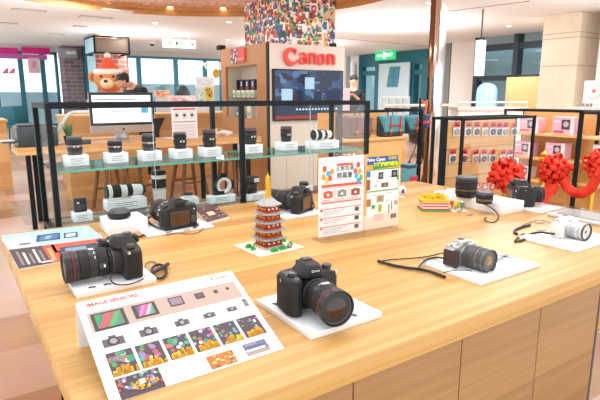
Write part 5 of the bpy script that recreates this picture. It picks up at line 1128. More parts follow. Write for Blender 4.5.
# --- silver compact-system camera (middle right)
t = thing('display_pad', 'white acrylic pad with dark line drawing under the silver camera', 'display pad', (1.147, .824, TZ), 0, 'white display pads')
b = MB(); b.box((-.125, -.098, 0), (.125, .098, .008), ACR, .0012); b.build('slab', t)
b = MB(); z = .0084; G_ = flat('8d8480')
for (x0_, y0_, x1_, y1_) in ((.03, .03, .115, .042), (.045, .0, .055, .06), (.07, .0, .085, .05), (.05, -.035, .125, -.024), (.095, -.05, .105, .045), (-.02, -.05, .02, -.046), (-.02, -.06, .04, -.056), (-.02, -.07, .03, -.066)): quad(b, x0_, y0_, x1_, y1_, G_, z, M=Rz(.25) if x0_ > 0 else None)
disc(b, .06, -.045, .007, flat('c0b8b4'), z); b.build('printed_drawing', t)
def mirrorless(loc, rz, label, mt, grip, lens_m, ring_m, k=1., glassm=GLSB, L=.085, rl=.030):
    t = thing('mirrorless_camera', label, 'camera', loc, rz)
    M0 = Matrix.Scale(k, 4)
    b = MB(M0); b.prism([(-.058, .004), (-.054, 0), (.054, 0), (.058, .004), (.058, .058), (.054, .064), (-.054, .064), (-.058, .058)], -.018, .016, mt, .004, 2, M=Rx(PI/2)); b.build('body', t)
    b = MB(M0); b.prism([(-.0595, .019), (-.0595, -.024), (-.050, -.029), (-.038, -.024), (-.034, .019)], .004, .056, grip, .004, 2); b.build('grip', t)
    b = MB(M0); b.box((.034, -.0168, .006), (.0585, .0185, .050), grip, .002); b.build('side_cover', t)
    b = MB(M0); b.hull([(-.022, -.017, .062), (.022, -.017, .062), (.022, .02, .062), (-.022, .02, .062), (-.014, -.020, .079), (.014, -.020, .079), (.014, .014, .079), (-.014, .014, .079)], [(0, 1, 2, 3), (4, 5, 6, 7), (0, 1, 5, 4), (1, 2, 6, 5), (2, 3, 7, 6), (3, 0, 4, 7)], mt, .003, 2); h_ = b.build('viewfinder_hump', t)
    b = MB(M0); b.box((-.010, -.006, .0785), (.010, .010, .081), DKG, .0008); b.build('hot_shoe', h_)
    for nm, x, y, r, h in (('mode_dial', -.036, .002, .010, .008), ('shutter_button', -.050, -.012, .006, .006), ('exposure_dial', -.052, .008, .007, .006), ('left_dial', .042, .0, .010, .005)):
        b = MB(M0); b.lathe([(r, .063), (r, .063+h), (r*.8, .064+h)], SIL if mt is not LW else WHT, 20, Tr(x, y, 0)); b.build(nm, t)
    LM = Tr(.006, -.015, .032) @ Rx(PI/2)
    b = MB(M0 @ LM); b.lathe([(.031, -.002), (.031, .004), (.029, .008)], SIL, 36, caps=False); b.build('lens_mount', t)
    e = bpy.data.objects.new('lens', None); C.objects.link(e); e.parent = t; e.empty_display_size = .02; ML = M0 @ LM @ Tr(0, 0, .006)
    sg = [('barrel', 0, .16*L, rl*.92, rl, lens_m, 0), ('zoom_ring', .17*L, .56*L, rl*1.03, rl*1.03, ring_m, .0007), ('barrel', .56*L, .68*L, rl*1.0, rl*1.0, lens_m, 0), ('focus_ring', .68*L, .86*L, rl*1.02, rl*1.02, ring_m, .0006), ('barrel', .86*L, L, rl*1.02, rl*1.02, lens_m, 0)]
    lens_parts(e, ML, sg, 36); front_glass(e, ML, L+.002, rl*1.02, glassm, DKG, 36, False)
    return t
SILB = mat('silver_body', (.50, .48, .46), .32, .6)
mirrorless((1.098, .850, TZ+.008), .04, 'silver and dark brown retro camera with long grey zoom lens, middle right', SILB, mat('brown_grip', hexc('3a2a26'), .6, bump=.4, bscale=800), mat('lens_grey', (.13, .125, .12), .35, .3), mat('ring_grey', (.07, .068, .066), .45, .2), .86, L=.075, rl=.035)
b = MB(); z = TZ+.004; SB_ = flat('241e1b')
def band(pts_px, z, hw, m, b=None, sm=6):
    b = b or MB(); b.tube([oz(x, y, z+(q[0] if q else 0)) for x, y, *q in pts_px], hw, m, 8, smooth_pts=sm); return b
b = band([(443, 253, .03), (438, 254, .012), (430, 256), (415, 258), (400, 259), (388, 260), (379, 261.5)], z, .0018, SB_)
band([(378, 261), (390, 264.5), (405, 267.5), (418, 269), (430, 271.5), (445, 277)], z+.002, .0042, SB_, b)
band([(418, 269), (422, 263), (428, 259), (436, 257.5), (443, 258, .02)], z+.008, .0026, SB_, b); band([(443, 273, .012), (450, 271, .012), (462, 270, .012), (472, 271, .012)], z+.004, .0012, SB_, b)
tag(b.build('camera_strap'), 'black strap trailing left from the silver camera', 'strap')

# --- white mirrorless at right
pad(1.472, .738, 1.72, .925, .008, 'white acrylic pad under the white camera near the right edge', prints=False)
mirrorless((1.598, .845, TZ+.008), -.05, 'small white camera with white zoom lens near the right edge', mat('white_body', hexc('f0efed'), .35), mat('white_grip', hexc('e6ddd6'), .5), mat('lens_white', hexc('d8d6d4'), .3, .1), mat('ring_silver', hexc('b8b6b4'), .35, .4), .84, L=.058, rl=.031)
b = band([(556, 226, .03), (548, 222, .006), (538, 220), (530, 222.5), (522, 225.5)], TZ+.004, .0013, SB_)
band([(530, 225), (522, 227), (516, 229.5), (514.5, 232), (517, 234)], TZ+.004, .0042, SB_, b)
band([(554, 234, .03), (546, 233, .012), (538, 232.5, .012), (528, 234.5), (524, 235), (526, 238), (520, 241), (514.5, 241.5)], TZ+.004, .0035, SB_, b); band([(524, 234), (519, 236.5), (515, 241)], TZ+.005, .003, SB_, b)
tag(b.build('camera_strap'), 'black strap lying left of the white camera', 'strap')
for (px, py, lb) in ((540, 220.5, 'small clear tether tag left of the white camera, farther one'), (541, 230.5, 'small clear tether tag on the pad beside the white camera')):
    p = oz(px, py, TZ+.009); b = MB(); b.box((-.016, -.004, -.0 if py > 225 else -.009), (.016, .004, .006 if py > 225 else -.003), flat('d8c0a8'), .001); o = b.build('tether_tag'); o.location = p; o.rotation_euler.z = -.5; tag(o, lb, 'tag')

# --- camera seen from behind
pad(.50, 1.60, .735, 1.755, .006, 'white acrylic pad under the camera seen from behind', prints=False)
slr((.622, 1.655, TZ+.006), PI+.10, 'black digital camera seen from behind, its brown screen facing the viewer', lens='zoom', mark=False, lens_k=.8)
b = band([(150, 217, .03), (147, 220, .01), (152, 225), (163, 229), (180, 226.5), (192, 223.5), (198, 224.5), (194, 228)], TZ+.008, .0042, flat('3a3634'))
band([(198, 225), (203, 228), (199, 232), (188, 234), (176, 233), (166, 235)], TZ+.004, .0012, SB_, b)
tag(b.build('camera_strap'), 'dark grey strap curling in front of the camera seen from behind', 'strap')
b = band([(121, 219, .02), (131, 218, .01), (141, 214, .01), (148, 218, .004), (143, 221), (133, 219), (128, 222.5), (138, 228), (144, 233), (140, 236), (132, 238)], TZ+.003, .0014, SB_)
band([(139, 226), (147, 232), (141, 236.5), (133, 237.5)], TZ+.004, .0022, SB_, b)
tag(b.build('security_tether'), 'tangled thin black cable between the white box and the camera seen from behind', 'cable')
for (px, py, lb) in ((169, 234, 'small clear tether tag before the camera seen from behind'), (132, 236.5, 'small clear tether tag beside the white box with the short lens'), (187, 231.5, 'small clear tether tag at the right of the camera seen from behind'), (401, 195, None)):
    if not lb: continue
    p = oz(px, py, TZ); b = MB(); b.box((-.014, -.006, 0), (.014, .006, .006), flat('d8bc9c'), .001); o = b.build('tether_tag'); o.location = p; o.rotation_euler.z = .3; tag(o, lb, 'tag')

# --- dark camera beyond the pagoda
pad(1.00, 1.55, 1.185, 1.70, .006, 'white acrylic pad under the black camera beyond the pagoda', prints=False)
slr((1.108, 1.625, TZ+.006), PI+.5, 'black digital camera beyond the pagoda with its lens turned away to the left', lens='wide', mark=False, sc_=.86)
b = band([(309, 200, .04), (313, 203, .03), (314, 207, .01), (309, 211), (301, 209.5), (298, 205), (305, 203, .01), (310, 205)], TZ+.005, .003, SB_); tag(b.build('camera_strap'), 'black strap looping beside the camera beyond the pagoda', 'strap')
p = oz(294, 213.5, TZ); b = MB(); b.box((-.014, -.005, 0), (.014, .005, .006), flat('d8bc9c'), .001); o = b.build('tether_tag'); o.location = p; tag(o, 'small clear tether tag before the camera beyond the pagoda', 'tag')

# --- white box with short lens, left of camera seen from behind
riser(.468, 1.745, TZ, .13, .11, .046, 'large white block on the counter carrying a short black lens, beside the coiled cable', 0, group=None, card=False)
t = thing('pancake_lens', 'very short black lens on the large white block on the counter', 'lens', (.452, 1.735, TZ+.046))
lens_parts(t, Matrix(), [('rear_ring', 0, .006, .031, .033, BARR, 0), ('focus_ring', .006, .020, .037, .037, RUB, .0009), ('front_cap', .020, .030, .035, .028, DKG, 0)], 32)

# --- two lenses and a camera at the right rear
t = riser(1.79, 1.322, TZ, .135, .34, .042, 'long white block carrying two black lenses at the right rear of the counter', 0, group=None, card=False)
p = oz(466.5, 198, TZ+.042); t = thing('camera_lens', 'tall black zoom lens with a thin gold line on the long white block', 'lens', (p.x+.02, p.y+.02, TZ+.042))
GLN = mat('gold_line', hexc('9a7a4a'), .35, .6)
lens_parts(t, Matrix(), [('barrel', 0, .010, .038, .040, BARR, 0), ('zoom_ring', .011, .028, .0425, .0425, RUB, .001), ('gold_line', .029, .032, .0428, .0428, GLN, 0), ('focus_ring', .033, .060, .043, .043, RUB, .001), ('barrel', .061, .075, .043, .043, BARR, 0), ('front_cap', .075, .084, .0435, .042, DKG, 0)], 36)
p = oz(485, 204, TZ+.042); t = thing('camera_lens', 'smaller black lens with a brownish band on the long white block', 'lens', (p.x+.015, p.y+.015, TZ+.042))
lens_parts(t, Matrix(), [('barrel', 0, .008, .030, .031, BARR, 0), ('brown_band', .009, .018, .0325, .0325, flat('6a5446'), 0), ('focus_ring', .019, .034, .0325, .0325, RUB, .001), ('front_cap', .034, .044, .031, .028, DKG, 0)], 32)
pad(1.865, 1.08, 2.035, 1.30, .006, 'white acrylic pad under the black camera at the right rear', prints=False)
slr((1.93, 1.225, TZ+.006), PI*.30, 'black digital camera on a white pad at the right rear before the red bow', lens='zoom', mark=False, lens_k=.62, sc_=.90, lens_s=.95)
b = band([(484, 204, .045), (490, 207, .02), (497, 213, .01), (498.5, 218), (494, 222), (487, 221.5), (484.5, 219), (486, 217.5)], TZ+.004, .0022, SB_)
tag(b.build('security_tether'), 'black hook-shaped cable hanging from the long white block onto the counter', 'cable')
for (px, py, lb) in ((473, 214.5, 'small clear tether tag by the front face of the long white block, right one'), (463, 211.5, 'small clear tether tag by the front face of the long white block, left one')):
    p = oz(px, py, TZ); b = MB(); b.box((-.012, -.006, 0), (.012, .006, .008), flat('b8a088'), .001); o = b.build('tether_tag'); o.location = (p.x-.02, p.y, TZ); tag(o, lb, 'tag')
# grey sleeve of papers at the right end
t = thing('document_sleeve', 'clear sleeve of folded papers near the right end of the counter', 'document sleeve', (1.93, .955, TZ), 0)
b = MB(); b.box((-.075, -.10, 0), (.075, .10, .012), flat('d8d4d4'), .004); b.box((-.06, -.09, .012), (.05, .07, .018), flat('c4bcbc'), .003); b.build('paper_stack', t)
b = MB(); b.box((-.08, -.11, .019), (.08, .11, .0205), ACRYL); b.build('plastic_cover', t)

# --- small white round camera behind the poster stand
p = oz(403, 198, TZ); t = thing('webcam', 'small round white gadget peeking out right of the poster stand', 'gadget', (p.x+.01, p.y+.02, TZ)); b = MB(); b.lathe([(.016, 0), (.012, .006), (.008, .010)], WHT, 16); b.build('foot', t)
b = MB(); b.ell((0, 0, .03), .022, WHT, 20, 14); b.build('head', t); b = MB(); b.lathe([(.010, 0), (.009, .003)], DKG, 16, Tr(-.008, -.018, .03) @ Rx(PI/2)); b.build('lens', t)

# ================================================================== PAGODA built of small bricks
pgx, pgy = .768, 1.292
t = thing('pagoda_model', 'five-storey toy-brick pagoda, red with grey roofs and golden spire', 'toy model', (pgx, pgy, TZ), .06)
CRM = flat('f0ead2'); PR = flat('c23a24', .4); PG = flat('a8a7a2', .5); PY = flat('e8b020', .35); PGN = flat('2f9e48', .5)
b = MB(); b.box((-.078, -.072, 0), (.078, .072, .0045), CRM, .001)
for i in range(13):
    for j in range(12): b.lathe([(.0022, .0045), (.0022, .0058)], CRM, 8, Tr(-.072+i*.012, -.066+j*.012, 0))
b.build('baseplate', t)
for (x, y, s_) in ((-.058, .02, 1), (.012, -.056, 1.2), (-.02, -.06, 1.1), (.06, .01, 1), (.055, -.035, .8), (-.062, -.01, .7)):
    b = MB(); b.box((x-.009*s_, y-.007*s_, .0045), (x+.009*s_, y+.007*s_, .011), PGN, .001); b.box((x-.005*s_, y-.005*s_, .011), (x+.006*s_, y+.004*s_, .016), PGN, .001); b.build('shrub', t)
b = MB(); b.box((.03, -.062, .0045), (.042, -.05, .012), flat('8a7a68'), .001); b.box((.033, -.059, .012), (.039, -.053, .018), flat('c8c0b0'), .001); b.build('stone_lantern', t)
zz = .0045
b = MB(); b.box((-.036, -.036, zz), (.036, .036, zz+.006), flat('b8b4aa'), .001); b.build('plinth', t); zz += .006
for k in range(5):
    w0 = (.0265, .0255, .0245, .023, .021)[k]; hb = .020 if k == 0 else .0175; wr = (.0415, .040, .0385, .036, .029)[k]
    b = MB(); b.box((-w0+.003, -w0+.003, zz), (w0-.003, w0-.003, zz+hb), PR)
    for sx_ in (-1, -.33, .33, 1):
        for sy_ in (-1, 1): b.box((sx_*w0-.002, sy_*w0-.002, zz), (sx_*w0+.002, sy_*w0+.002, zz+hb), PR); b.box((sy_*w0-.002, sx_*w0-.002, zz), (sy_*w0+.002, sx_*w0+.002, zz+hb), PR)
    b.box((-w0-.005, -w0-.005, zz), (w0+.005, w0+.005, zz+.003), PR)
    for s_ in (-.66, 0, .66):
        for q in (-1, 1): b.box((s_*w0-.0022, q*w0-.0034, zz+.006), (s_*w0+.0022, q*w0+.0034, zz+.0115), PY if (k+q) % 2 == 0 else CRM); b.box((q*w0-.0034, s_*w0-.0022, zz+.006), (q*w0+.0034, s_*w0+.0022, zz+.0115), PY)
    b.build('storey', t); zz += hb
    b = MB(); hr = .0075 if k < 4 else .022; wt = w0*.86 if k < 4 else .010
    n = 8
    def ringr(w_, z_, up): 
        o_ = []
        for i in range(8):
            x, y = [(-1, -1), (0, -1), (1, -1), (1, 0), (1, 1), (0, 1), (-1, 1), (-1, 0)][i]; o_.append((x*w_, y*w_, z_+(up if x and y else 0)))
        return o_
    vs = ringr(wr*.97, zz-.002, .004)+ringr(wr, zz+.001, .0045)+ringr((wr+wt)/2, zz+hr*.5, .001)+ringr(wt, zz+hr, 0)
    fs = [tuple(range(8))[::-1], tuple(range(24, 32))]
    for l_ in range(3): fs += [(l_*8+i, l_*8+(i+1) % 8, (l_+1)*8+(i+1) % 8, (l_+1)*8+i) for i in range(8)]
    b.add(vs, fs, PG)
    for s_ in range(-3, 4):   # ridge tiles
        for q in (-1, 1): b.box((s_*wr/3.6-.0014, min(q*wr, q*wt), zz+.001), (s_*wr/3.6+.0014, max(q*wr, q*wt), zz+.0035), PG); b.box((min(q*wr, q*wt), s_*wr/3.6-.0014, zz+.001), (max(q*wr, q*wt), s_*wr/3.6+.0014, zz+.0035), PG)
    b.build('roof', t); zz += hr
pr_ = [(.008, zz)]
for k in range(7): z0 = zz+.004+k*.0088; pr_ += [(.0094-.0003*k, z0), (.0094-.0003*k, z0+.0050), (.0042, z0+.0052), (.0042, z0+.0086)]
b = MB(); b.box((-.009, -.009, zz-.001), (.009, .009, zz+.004), PY); b.lathe(pr_+[(.0022, zz+.067), (.0005, zz+.076)], PY, 16, smooth=False); b.build('spire', t)

# ================================================================== RED AND WHITE BRICK STALL
p = oz(433, 206, TZ); t = thing('brick_stall_model', 'toy-brick stall with red-white striped walls and a yellow roof', 'toy model', (1.585, 1.375, TZ), -.62)
b = MB(); b.box((-.055, -.045, 0), (.055, .045, .005), PGN, .001); b.build('baseplate', t)
b = MB()
for k in range(6): b.box((-.050, -.040, .005+k*.0055), (.050, .040, .0105+k*.0055), flat('d83a3c') if k % 2 == 0 else flat('f6f0ea'), .0006)
b.build('striped_walls', t)
b = MB(); b.box((-.056, -.046, .038), (.056, .046, .046), flat('f2b81c'), .001); rr = random.Random(2)
for k in range(46):
    x, y, z = rr.uniform(-.045, .045), rr.uniform(-.036, .036), .046+rr.uniform(0, .016); b.box((-.012, -.003, -.003), (.012, .003, .003), flat(rr.choice(('f2b81c', 'f6c832', 'e8a818'))), M=Tr(x*(1-(z-.046)*12), y*(1-(z-.046)*12), z) @ Rz(rr.uniform(0, 3)) @ Ry(rr.uniform(-.3, .3)))
b.build('yellow_roof', t)
b = MB(); b.cyl((.03, 0, .055), (.055, .03, .085), .0012, DKG, 6); b.build('antenna', t)
t = thing('brick_garden_model', 'tiny toy-brick garden with yellow flowers and figures right of the striped stall', 'toy model', (1.645, 1.30, TZ), -.62)
b = MB(); b.box((-.03, -.03, 0), (.03, .03, .005), flat('e8e0cc'), .001); b.build('baseplate', t)
for i, (x, y, c_) in enumerate(((-.015, -.012, 'f0c028'), (.012, -.015, '3f9a50'), (.0, .012, 'f0c028'), (.018, .012, 'e8d8d0'), (-.02, .014, 'c84840'))):
    b = MB(); b.cyl((x, y, .005), (x, y, .025), .002, PGN, 6); b.box((x-.007, y-.007, .022), (x+.007, y+.007, .036), flat(c_), .002); b.build('flower' if i != 3 else 'figure', t)

# ================================================================== POSTER STAND
PSX0, PSX1, PSY = .925, 1.258, 1.262
t = thing('poster_stand', 'clear acrylic stand holding two printed notices in the middle of the counter', 'sign', (PSX0, PSY, TZ), -.06)
Wd = PSX1-PSX0; q = oy(399, 151, PSY); zl = oy(320, 158, PSY).z-TZ; zr_ = q.z-TZ; Hh = (zl+zr_)/2
b = MB(); b.box((0, -.002, 0), (Wd, .002, Hh+.004), ACRYL); b.box((0, -.04, 0), (Wd, .04, .003), ACRYL); b.build('acrylic_holder', t)
# left sheet: white with red blocks
w1 = Wd*.53
b = MB(); b.box((.003, -.0045, .012), (w1, -.0028, Hh), PAP); M = FACEY(0, -.0048, 0); RD2 = flat('e0523c'); BKT = flat('20181c')
def cu(u): return .003+(w1-.003)*u
def cv(v): return .012+(Hh-.012)*v
def R(u0, v0, u1, v1, m, z=0): quad(b, cu(u0), cv(v0), cu(u1), cv(v1), m, z, M)
brand(b, .018, RED, M @ Tr(cu(.17), cv(.955), 0)); R(.38, .885, .74, .915, RD2)
b.text('全館首選', .0175, BKT, M @ Tr(cu(.56), cv(.848), .0002), off=.0001); b.text('開幕慶', .0205, BKT, M @ Tr(cu(.56), cv(.755), .0002), off=.0002)
rr = random.Random(4)
for (u, v, c_) in ((.12, .86, 'f0503c'), (.2, .80, '4ab0d8'), (.10, .76, 'f4a030'), (.24, .74, 'e85848'), (.17, .71, 'f8c850'), (.28, .82, 'f09840'), (.86, .88, 'f0503c'), (.90, .79, 'f4a030'), (.82, .74, '4ab0d8'), (.93, .71, '60b858'), (.80, .80, 'e85848'), (.87, .67, '5098d8')): disc(b, cu(u), cv(v), .0078, flat(c_), .0003, 12, .010, M)
R(.06, .625, .95, .66, RD2)
for k in range(3):
    u = .06+.305*k; R(u, .44, u+.28, .615, flat('ecA898'.lower())); R(u+.015, .45, u+.265, .605, PAP, .0002); c_ = ('d85a48', '8c8c8c', '9c4a34')[k]
    disc(b, cu(u+.14), cv(.535), .013, flat(c_), .0004, 14, M=M); R(u+.04, .49, u+.24, .575, flat(c_), .0003); disc(b, cu(u+.14), cv(.53), .005, flat('e8e4e0'), .0006, 10, M=M); R(u+.03, .46, u+.2, .47, flat('d87868'), .0003)
R(.06, .42, .95, .435, RD2)
for k in range(3):
    v = .355-.115*k; R(.03, v-.01, .95, v+.0, RD2 if k else RD2); R(.05, v-.085, .93, v-.015, flat('f4f0f0'), .0001)
    for j in range(3): R(.10, v-.035-.02*j, .62-.08*j, v-.028-.02*j, flat('b0a8b0'), .0003)
    disc(b, cu(.06), cv(v-.02), .004, RD2, .0004, 10, M=M); R(.80, v-.075, .90, v-.02, flat(('6a4a40', '505058', '8a5848')[k]), .0003)
R(.08, .03, .7, .037, flat('c0b8c0')); b.build('white_notice', t)
# right sheet: yellow-orange margin, blue banner
w0 = w1+.004; b = MB(); b.box((w0, -.0045, .012), (Wd-.003, -.0028, Hh), flat('f6dcc4'))
quad(b, w0, Hh*.80, Wd-.003, Hh, flat('f6a63c'), 0, FACEY(0, -.0047, 0)); quad(b, w0, .06, w0+.008, Hh, flat('f2a860'), 0, FACEY(0, -.00475, 0))
def cu(u): return w0+(Wd-.003-w0)*u
R(.05, .86, .92, .965, flat('1f4f9c'), .0002); b.text('New Open', .0165, flat('ffffff'), M @ Tr(cu(.30), cv(.925), .0006), off=.0003); b.text('開幕慶', .012, flat('f6e04a'), M @ Tr(cu(.76), cv(.93), .0006))
b.add([(cu(.22), cv(.80), 0), (cu(.93), cv(.82), 0), (cu(.95), cv(.90), 0), (cu(.2), cv(.88), 0)], [(0, 1, 2, 3)], flat('3a8a3a'), M=M @ Tr(0, 0, .0004)); b.text('超值獨家限量組', .0145, flat('f2ee3c'), M @ Tr(cu(.57), cv(.855), .0008), off=.0005)
R(.04, .50, .96, .80, flat('3aa04a'), .0001); R(.06, .515, .94, .785, PAP, .0002); R(.06, .12, .94, .49, PAP, .0002)
b.add([(cu(.0), cv(.02), 0), (cu(.96), cv(.08), 0), (cu(.96), cv(.24), 0), (cu(0), cv(.15), 0)], [(0, 1, 2, 3)], flat('f8dccc'), M=M @ Tr(0, 0, .0003))
for (u, v, w_, h_, c_) in ((.44, .71, .07, .045, '3a3a40'), (.83, .72, .09, .05, '303038'), (.56, .58, .10, .03, '7a4a3a'), (.10, .60, .05, .07, '9a5a40'), (.10, .74, .05, .04, '4a6ab8'), (.93, .66, .03, .03, '3a9a50'), (.12, .36, .06, .05, 'a87850'), (.44, .40, .10, .045, 'b09878'), (.25, .30, .05, .025, '3aa85a'), (.44, .27, .05, .05, 'a8b838'), (.70, .25, .012, .06, '303030'), (.78, .29, .012, .06, '303030'), (.90, .32, .05, .03, 'c89878'), (.84, .14, .08, .03, '7a4a40'), (.30, .58, .05, .02, 'c8c8c8')):
    R(u-w_, v-h_, u+w_, v+h_, flat(c_), .0006)
    if w_ > .06: disc(b, cu(u), cv(v), .006, flat('8a8480'), .0009, 12, M=M)
for k in range(9): R(.28, .66-.0*k if k < 1 else .20-.012*k, .5+.04*(k % 3), (.665 if k < 1 else .204-.012*k), flat('d09a88'), .0007)
for (u, v) in ((.3, .68), (.62, .68), (.7, .63), (.3, .63), (.62, .46), (.2, .45), (.6, .36)): R(u, v, u+.14, v+.008, flat('a8a0a8'), .0005)
b.build('yellow_notice', t)

# ================================================================== SENSOR CHART CARD (tent card)
t = thing('sensor_chart_card', 'large white tent card with image sensor chart and colourful sample photos', 'sign', (.157, .728, TZ), 0)
Wc = .306; dy, dz = .207, .088; Ls = math.hypot(dy, dz); th = math.atan2(dz, dy)
MC = Rx(th)
b = MB(MC); b.box((0, 0, 0), (Wc, Ls, .0016), PAP, .0004)
def Q(u0, v0, u1, v1, m, z=.0018): b.add([(u0*Wc, v0*Ls, z), (u1*Wc, v0*Ls, z), (u1*Wc, v1*Ls, z), (u0*Wc, v1*Ls, z)], [(0, 1, 2, 3)], m)
Pm = Tr(0, 0, .002)
RT_ = flat('c8503c'); b.text('IMAGE SENSORS', .0125, RT_, Tr(.05*Wc+.0, .94*Ls, .002), ax='LEFT', off=.0004); brand(b, .038, flat('d82c28'), Tr(.895*Wc, .94*Ls, .002))
Q(.06, .903, .40, .909, flat('b8b4b4'))
Q(.035, .645, .965, .858, flat('b69c8e'))
sx = [(.05, .235, .65, .835, 1), (.28, .42, .68, .83, 2), (.50, .59, .72, .825, 3), (.67, .73, .74, .81, 4), (.80, .825, .76, .80, 5), (.888, .908, .77, .80, 5)]
for (u0, u1, v0, v1, kk) in sx:
    Q(u0, v0, u1, v1, flat('3a302e'), .0021)
    if kk <= 2:
        Q(u0+.02, v0+.018, u1-.02, v1-.018, flat('5a3a44'), .0024); cs = ('3f8a58', '2f7a5a', 'c04a5c', '9a5a50', '4f9a58', '3f8a78', '5a7a58') if kk == 1 else ('5a5060', 'a84a88', 'd87ab0', 'c85a80', 'e0a8c8', '6a9a80', '5a8a78')
        ua, ub, va, vb = u0+.02, u1-.02, v0+.018, v1-.018; W_ = ub-ua; n = 7; sk = W_*.45
        for j in range(n):
            t0, t1 = ua-sk+(W_+sk)*j/n, ua-sk+(W_+sk)*(j+1)/n; cl_ = lambda x: min(max(x, ua), ub)
            b.add([(cl_(t0)*Wc, va*Ls, .0026), (cl_(t1)*Wc, va*Ls, .0026), (cl_(t1+sk)*Wc, vb*Ls, .0026), (cl_(t0+sk)*Wc, vb*Ls, .0026)], [(0, 1, 2, 3)], flat(cs[j]))
    else: Q(u0+.008, v0+.012, u1-.008, v1-.012, flat('8a7484' if kk == 3 else '5a4c50'), .0024)
# little camera drawings
for i, (u, v, s_) in enumerate(((.12, 0.525, 1.), (.315, 0.530, .9), (.515, 0.535, .75), (.69, 0.540, .68), (.845, 0.545, .6), (.955, .58, .45))):
    w_, h_ = .058*s_, .07*s_; c_ = flat('5c5054') if i < 3 else flat('6a5e64')
    if i == 5: Q(u-.018, v-.05, u+.012, v+.04, c_); Q(u-.010, v-.03, u+.006, v+.01, flat('8a8088'), .0021); continue
    Q(u-w_, v-h_*.7, u+w_, v+h_*.45, c_); Q(u-w_*.35, v+h_*.4, u+w_*.35, v+h_*.8, c_) if i < 3 else None
    disc(b, u*Wc, v*Ls-.001, .0105*s_, flat('3a3236'), .0022, 18); disc(b, u*Wc, v*Ls-.001, .006*s_, flat('988c90'), .0025, 14)
rr = random.Random(11)
PU = flat('4a3640'); CL = ['2f8a60', 'b8504a', '8a78c8', 'a85a94', 'd8d4f0', '48a080', 'b8683c', '5a8a50']; YL = flat('f2b828'); YL2 = flat('e09a1c'); ORG = flat('b86a28')
def clipdisc(u, v, r, u0, v0, u1, v1, m, z):
    pts = []
    for i in range(14):
        a = 2*PI*i/14; pts.append((min(max(u*Wc+r*math.cos(a), u0*Wc), u1*Wc), min(max(v*Ls+r*math.sin(a), v0*Ls), v1*Ls), z))
    b.add(pts, [tuple(range(14))], m)
def photo(u0, v0, u1, v1, br, sz=.006, flower=True):
    Q(u0, v0, u1, v1, PU, .0018); w_, h_ = u1-u0, v1-v0
    for k in range(br): clipdisc(u0+w_*rr.random(), v0+h_*rr.uniform(.3, 1), sz*rr.uniform(.5, .85), u0, v0, u1, v1, flat(rr.choice(CL)), .0020+.00002*k)
    if flower:
        for k in range(26): a = u0+w_*rr.uniform(.02, .9); hh = h_*rr.uniform(.10, .38)*(.6+math.sin(PI*(a-u0)/w_)*.5); b.add([(a*Wc, (v0)*Ls, .0027), ((a+.018)*Wc, v0*Ls, .0027), (min(a+.02, u1)*Wc, (v0+hh)*Ls, .0027), ((a+.004)*Wc, (v0+hh*1.0)*Ls, .0027)], [(0, 1, 2, 3)], YL if k % 3 else YL2)
for i in range(6):
    u0 = .055+.154*i; photo(u0, .20, u0+.137, .42, 13 if i < 2 else 16, (.0085, .007, .0062, .0052, .0042, .0034)[i])
photo(.055, .0, .28, .18, 46, .0042, False)
for k in range(40): a = rr.uniform(0, 2*PI); q_ = rr.random()**.5; u = .185+.075*q_*math.cos(a); v = .075+.035*q_*math.sin(a); b.add([((u-.008)*Wc, (v-.008)*Ls, .003), ((u+.008)*Wc, (v-.006)*Ls, .003), ((u+.007)*Wc, (v+.010)*Ls, .003)], [(0, 1, 2)], YL if k % 3 else YL2)
b.add([(.165*Wc, .08*Ls, .0032), (.195*Wc, .08*Ls, .0032), (.195*Wc, .12*Ls, .0032), (.165*Wc, .12*Ls, .0032)], [(0, 1, 2, 3)], flat('f4ecd8'))
Q(.54, .015, .70, .14, ORG); 
for k in range(30): u = .54+.16*rr.random(); v = .015+.11*rr.random(); Q(u, v, min(u+.02, .7), min(v+.012, .14), flat(rr.choice(('e8a850', '7a4018', 'd88a38', 'f2c878'))), .0019+.00001*k)
Q(.77, .03, .92, .15, flat('6a6a88')); Q(.77, .03, .92, .06, flat('a89080'), .0020); Q(.775, .065, .90, .09, flat('c8d0dc'), .0021); Q(.79, .09, .90, .11, flat('4a5a80'), .0022); Q(.78, .125, .86, .14, flat('988aa0'), .0022)
for (u, v) in ((.325, .165), (.54, .165), (.77, .17)):
    b.text({.325: 'IMAGE', .54: 'IMAGE SENSOR', .77: 'SENSOR SIZE'}[u], .0046, flat('4a4448'), Tr(u*Wc, v*Ls, .002), ax='LEFT')
for j in range(5): Q(.33, .145-.016*j, .50-.02*(j % 2), .149-.016*j, flat('c8c4c8'))
Q(.40, .03, .48, .034, flat('c8c4c8'))
b.build('printed_board', t)
b = MB(); yt, zt_ = dy, dz; b.add([(0, yt-.002, zt_), (Wc, yt-.002, zt_), (Wc, yt+.004, 0), (0, yt+.004, 0), (0, yt-.0005, zt_), (Wc, yt-.0005, zt_), (Wc, yt+.0055, 0), (0, yt+.0055, 0)], [(3, 2, 1, 0), (4, 5, 6, 7), (0, 1, 5, 4), (2, 3, 7, 6), (1, 2, 6, 5), (3, 0, 4, 7)], PAP); b.build('rear_flap', t)

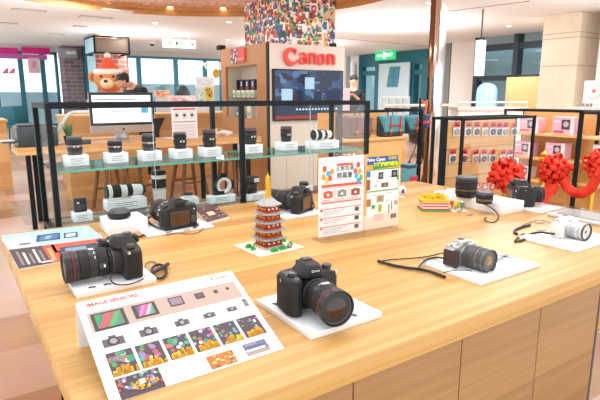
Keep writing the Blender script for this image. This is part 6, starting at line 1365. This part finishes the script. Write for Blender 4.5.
# ================================================================== BROCHURES
def brochure(corners, label, paint, name='brochure', th=.003):
    P = [oz(x, y, TZ) for x, y in corners]           # BL, BR, TR, TL
    t = thing(name, label, 'brochure', P[0]); b = MB(); o = P[0]; V = [p-o for p in P]
    up = Vector((0, 0, th)); vs = V+[v+up for v in V]
    b.add(vs, [(3, 2, 1, 0), (4, 5, 6, 7), (0, 1, 5, 4), (1, 2, 6, 5), (2, 3, 7, 6), (3, 0, 4, 7)], PAP)
    def at(u, v, dz_=.0004): a = V[0].lerp(V[1], u); c = V[3].lerp(V[2], u); q = a.lerp(c, v); return q+Vector((0, 0, th+dz_))
    def PQ(u0, v0, u1, v1, m, dz_=.0004, sk=0): b.add([at(u0, v0, dz_), at(u1, v0, dz_), at(u1+sk, v1, dz_), at(u0+sk, v1, dz_)], [(0, 1, 2, 3)], m)
    paint(b, PQ, at); b.build('cover', t); return t
def p_blue(b, PQ, at):
    PQ(0, 0, 1, 1, flat('a8d4e8')); PQ(.0, 0, .30, .7, flat('e2eef2'), .0005, -.02)
    PQ(.30, .22, .56, .70, flat('2a4060'), .0006, .06); PQ(.34, .30, .54, .62, flat('4a6f9a'), .0007, .06); PQ(.40, .36, .46, .56, flat('8fb4d0'), .0008, .05)
    PQ(.60, .24, .76, .62, flat('3a4048'), .0006, .05); PQ(.63, .32, .74, .54, flat('c8d8e4'), .0007, .04); PQ(.12, .12, .24, .26, flat('5a6478'), .0006); PQ(.14, .34, .27, .60, flat('f4f8fa'), .0006); PQ(.86, .30, .88, .62, flat('f4fafc'), .0006, .02); PQ(.91, .66, .95, .80, flat('f4fafc'), .0006)
brochure([(8.5, 250), (103, 238.5), (88, 226.3), (1.6, 236.5)], 'pale blue brochure with camera pictures at the back left corner of the counter', p_blue)
def p_red(b, PQ, at):
    PQ(0, 0, 1, 1, flat('3a2a2c')); PQ(.33, 0, .45, 1, flat('d8483c'), .0005, .0); PQ(.42, .5, 1, 1, flat('e05038'), .0005); PQ(.45, .05, 1, .55, flat('7a2a2c'), .0005); PQ(.47, .3, .92, .75, flat('2a3446'), .0006, .02); PQ(.52, .4, .75, .66, flat('7a90a8'), .0007, .02); PQ(.36, .1, .40, .8, flat('f0a050'), .0006)
    for k in range(5): PQ(.05+.055*k, .12, .075+.055*k, .85-.1*(k % 3), flat('e8dcd4') if k in (1, 3) else flat('8a7a78'), .0006)
    PQ(.24, .08, .36, .14, flat('f0e4e0'), .0007); PQ(.9, .1, .97, .8, flat('f4b8a0'), .0007)
brochure([(19, 270), (112, 253.5), (104, 239), (8.8, 251)], 'dark red brochure with white lettering under the left camera', p_red)
def p_flo(b, PQ, at):
    PQ(0, 0, 1, 1, flat('5c3c40')); r2 = random.Random(5)
    for k in range(60): u, v = r2.random()*.93, r2.random()*.9; PQ(u, v, u+.05, v+.06, flat(r2.choice(('8a5a58', 'b88a7a', '4a2c34', 'd8a890', '6a4448'))), .0005+.00002*k)
    PQ(.30, .30, .60, .55, flat('f0c8a0'), .002)
brochure([(207.5, 224.5), (229.5, 218.5), (214, 206.5), (194, 210.5)], 'dark floral booklet lying right of the camera seen from behind', p_flo, 'booklet', .008)
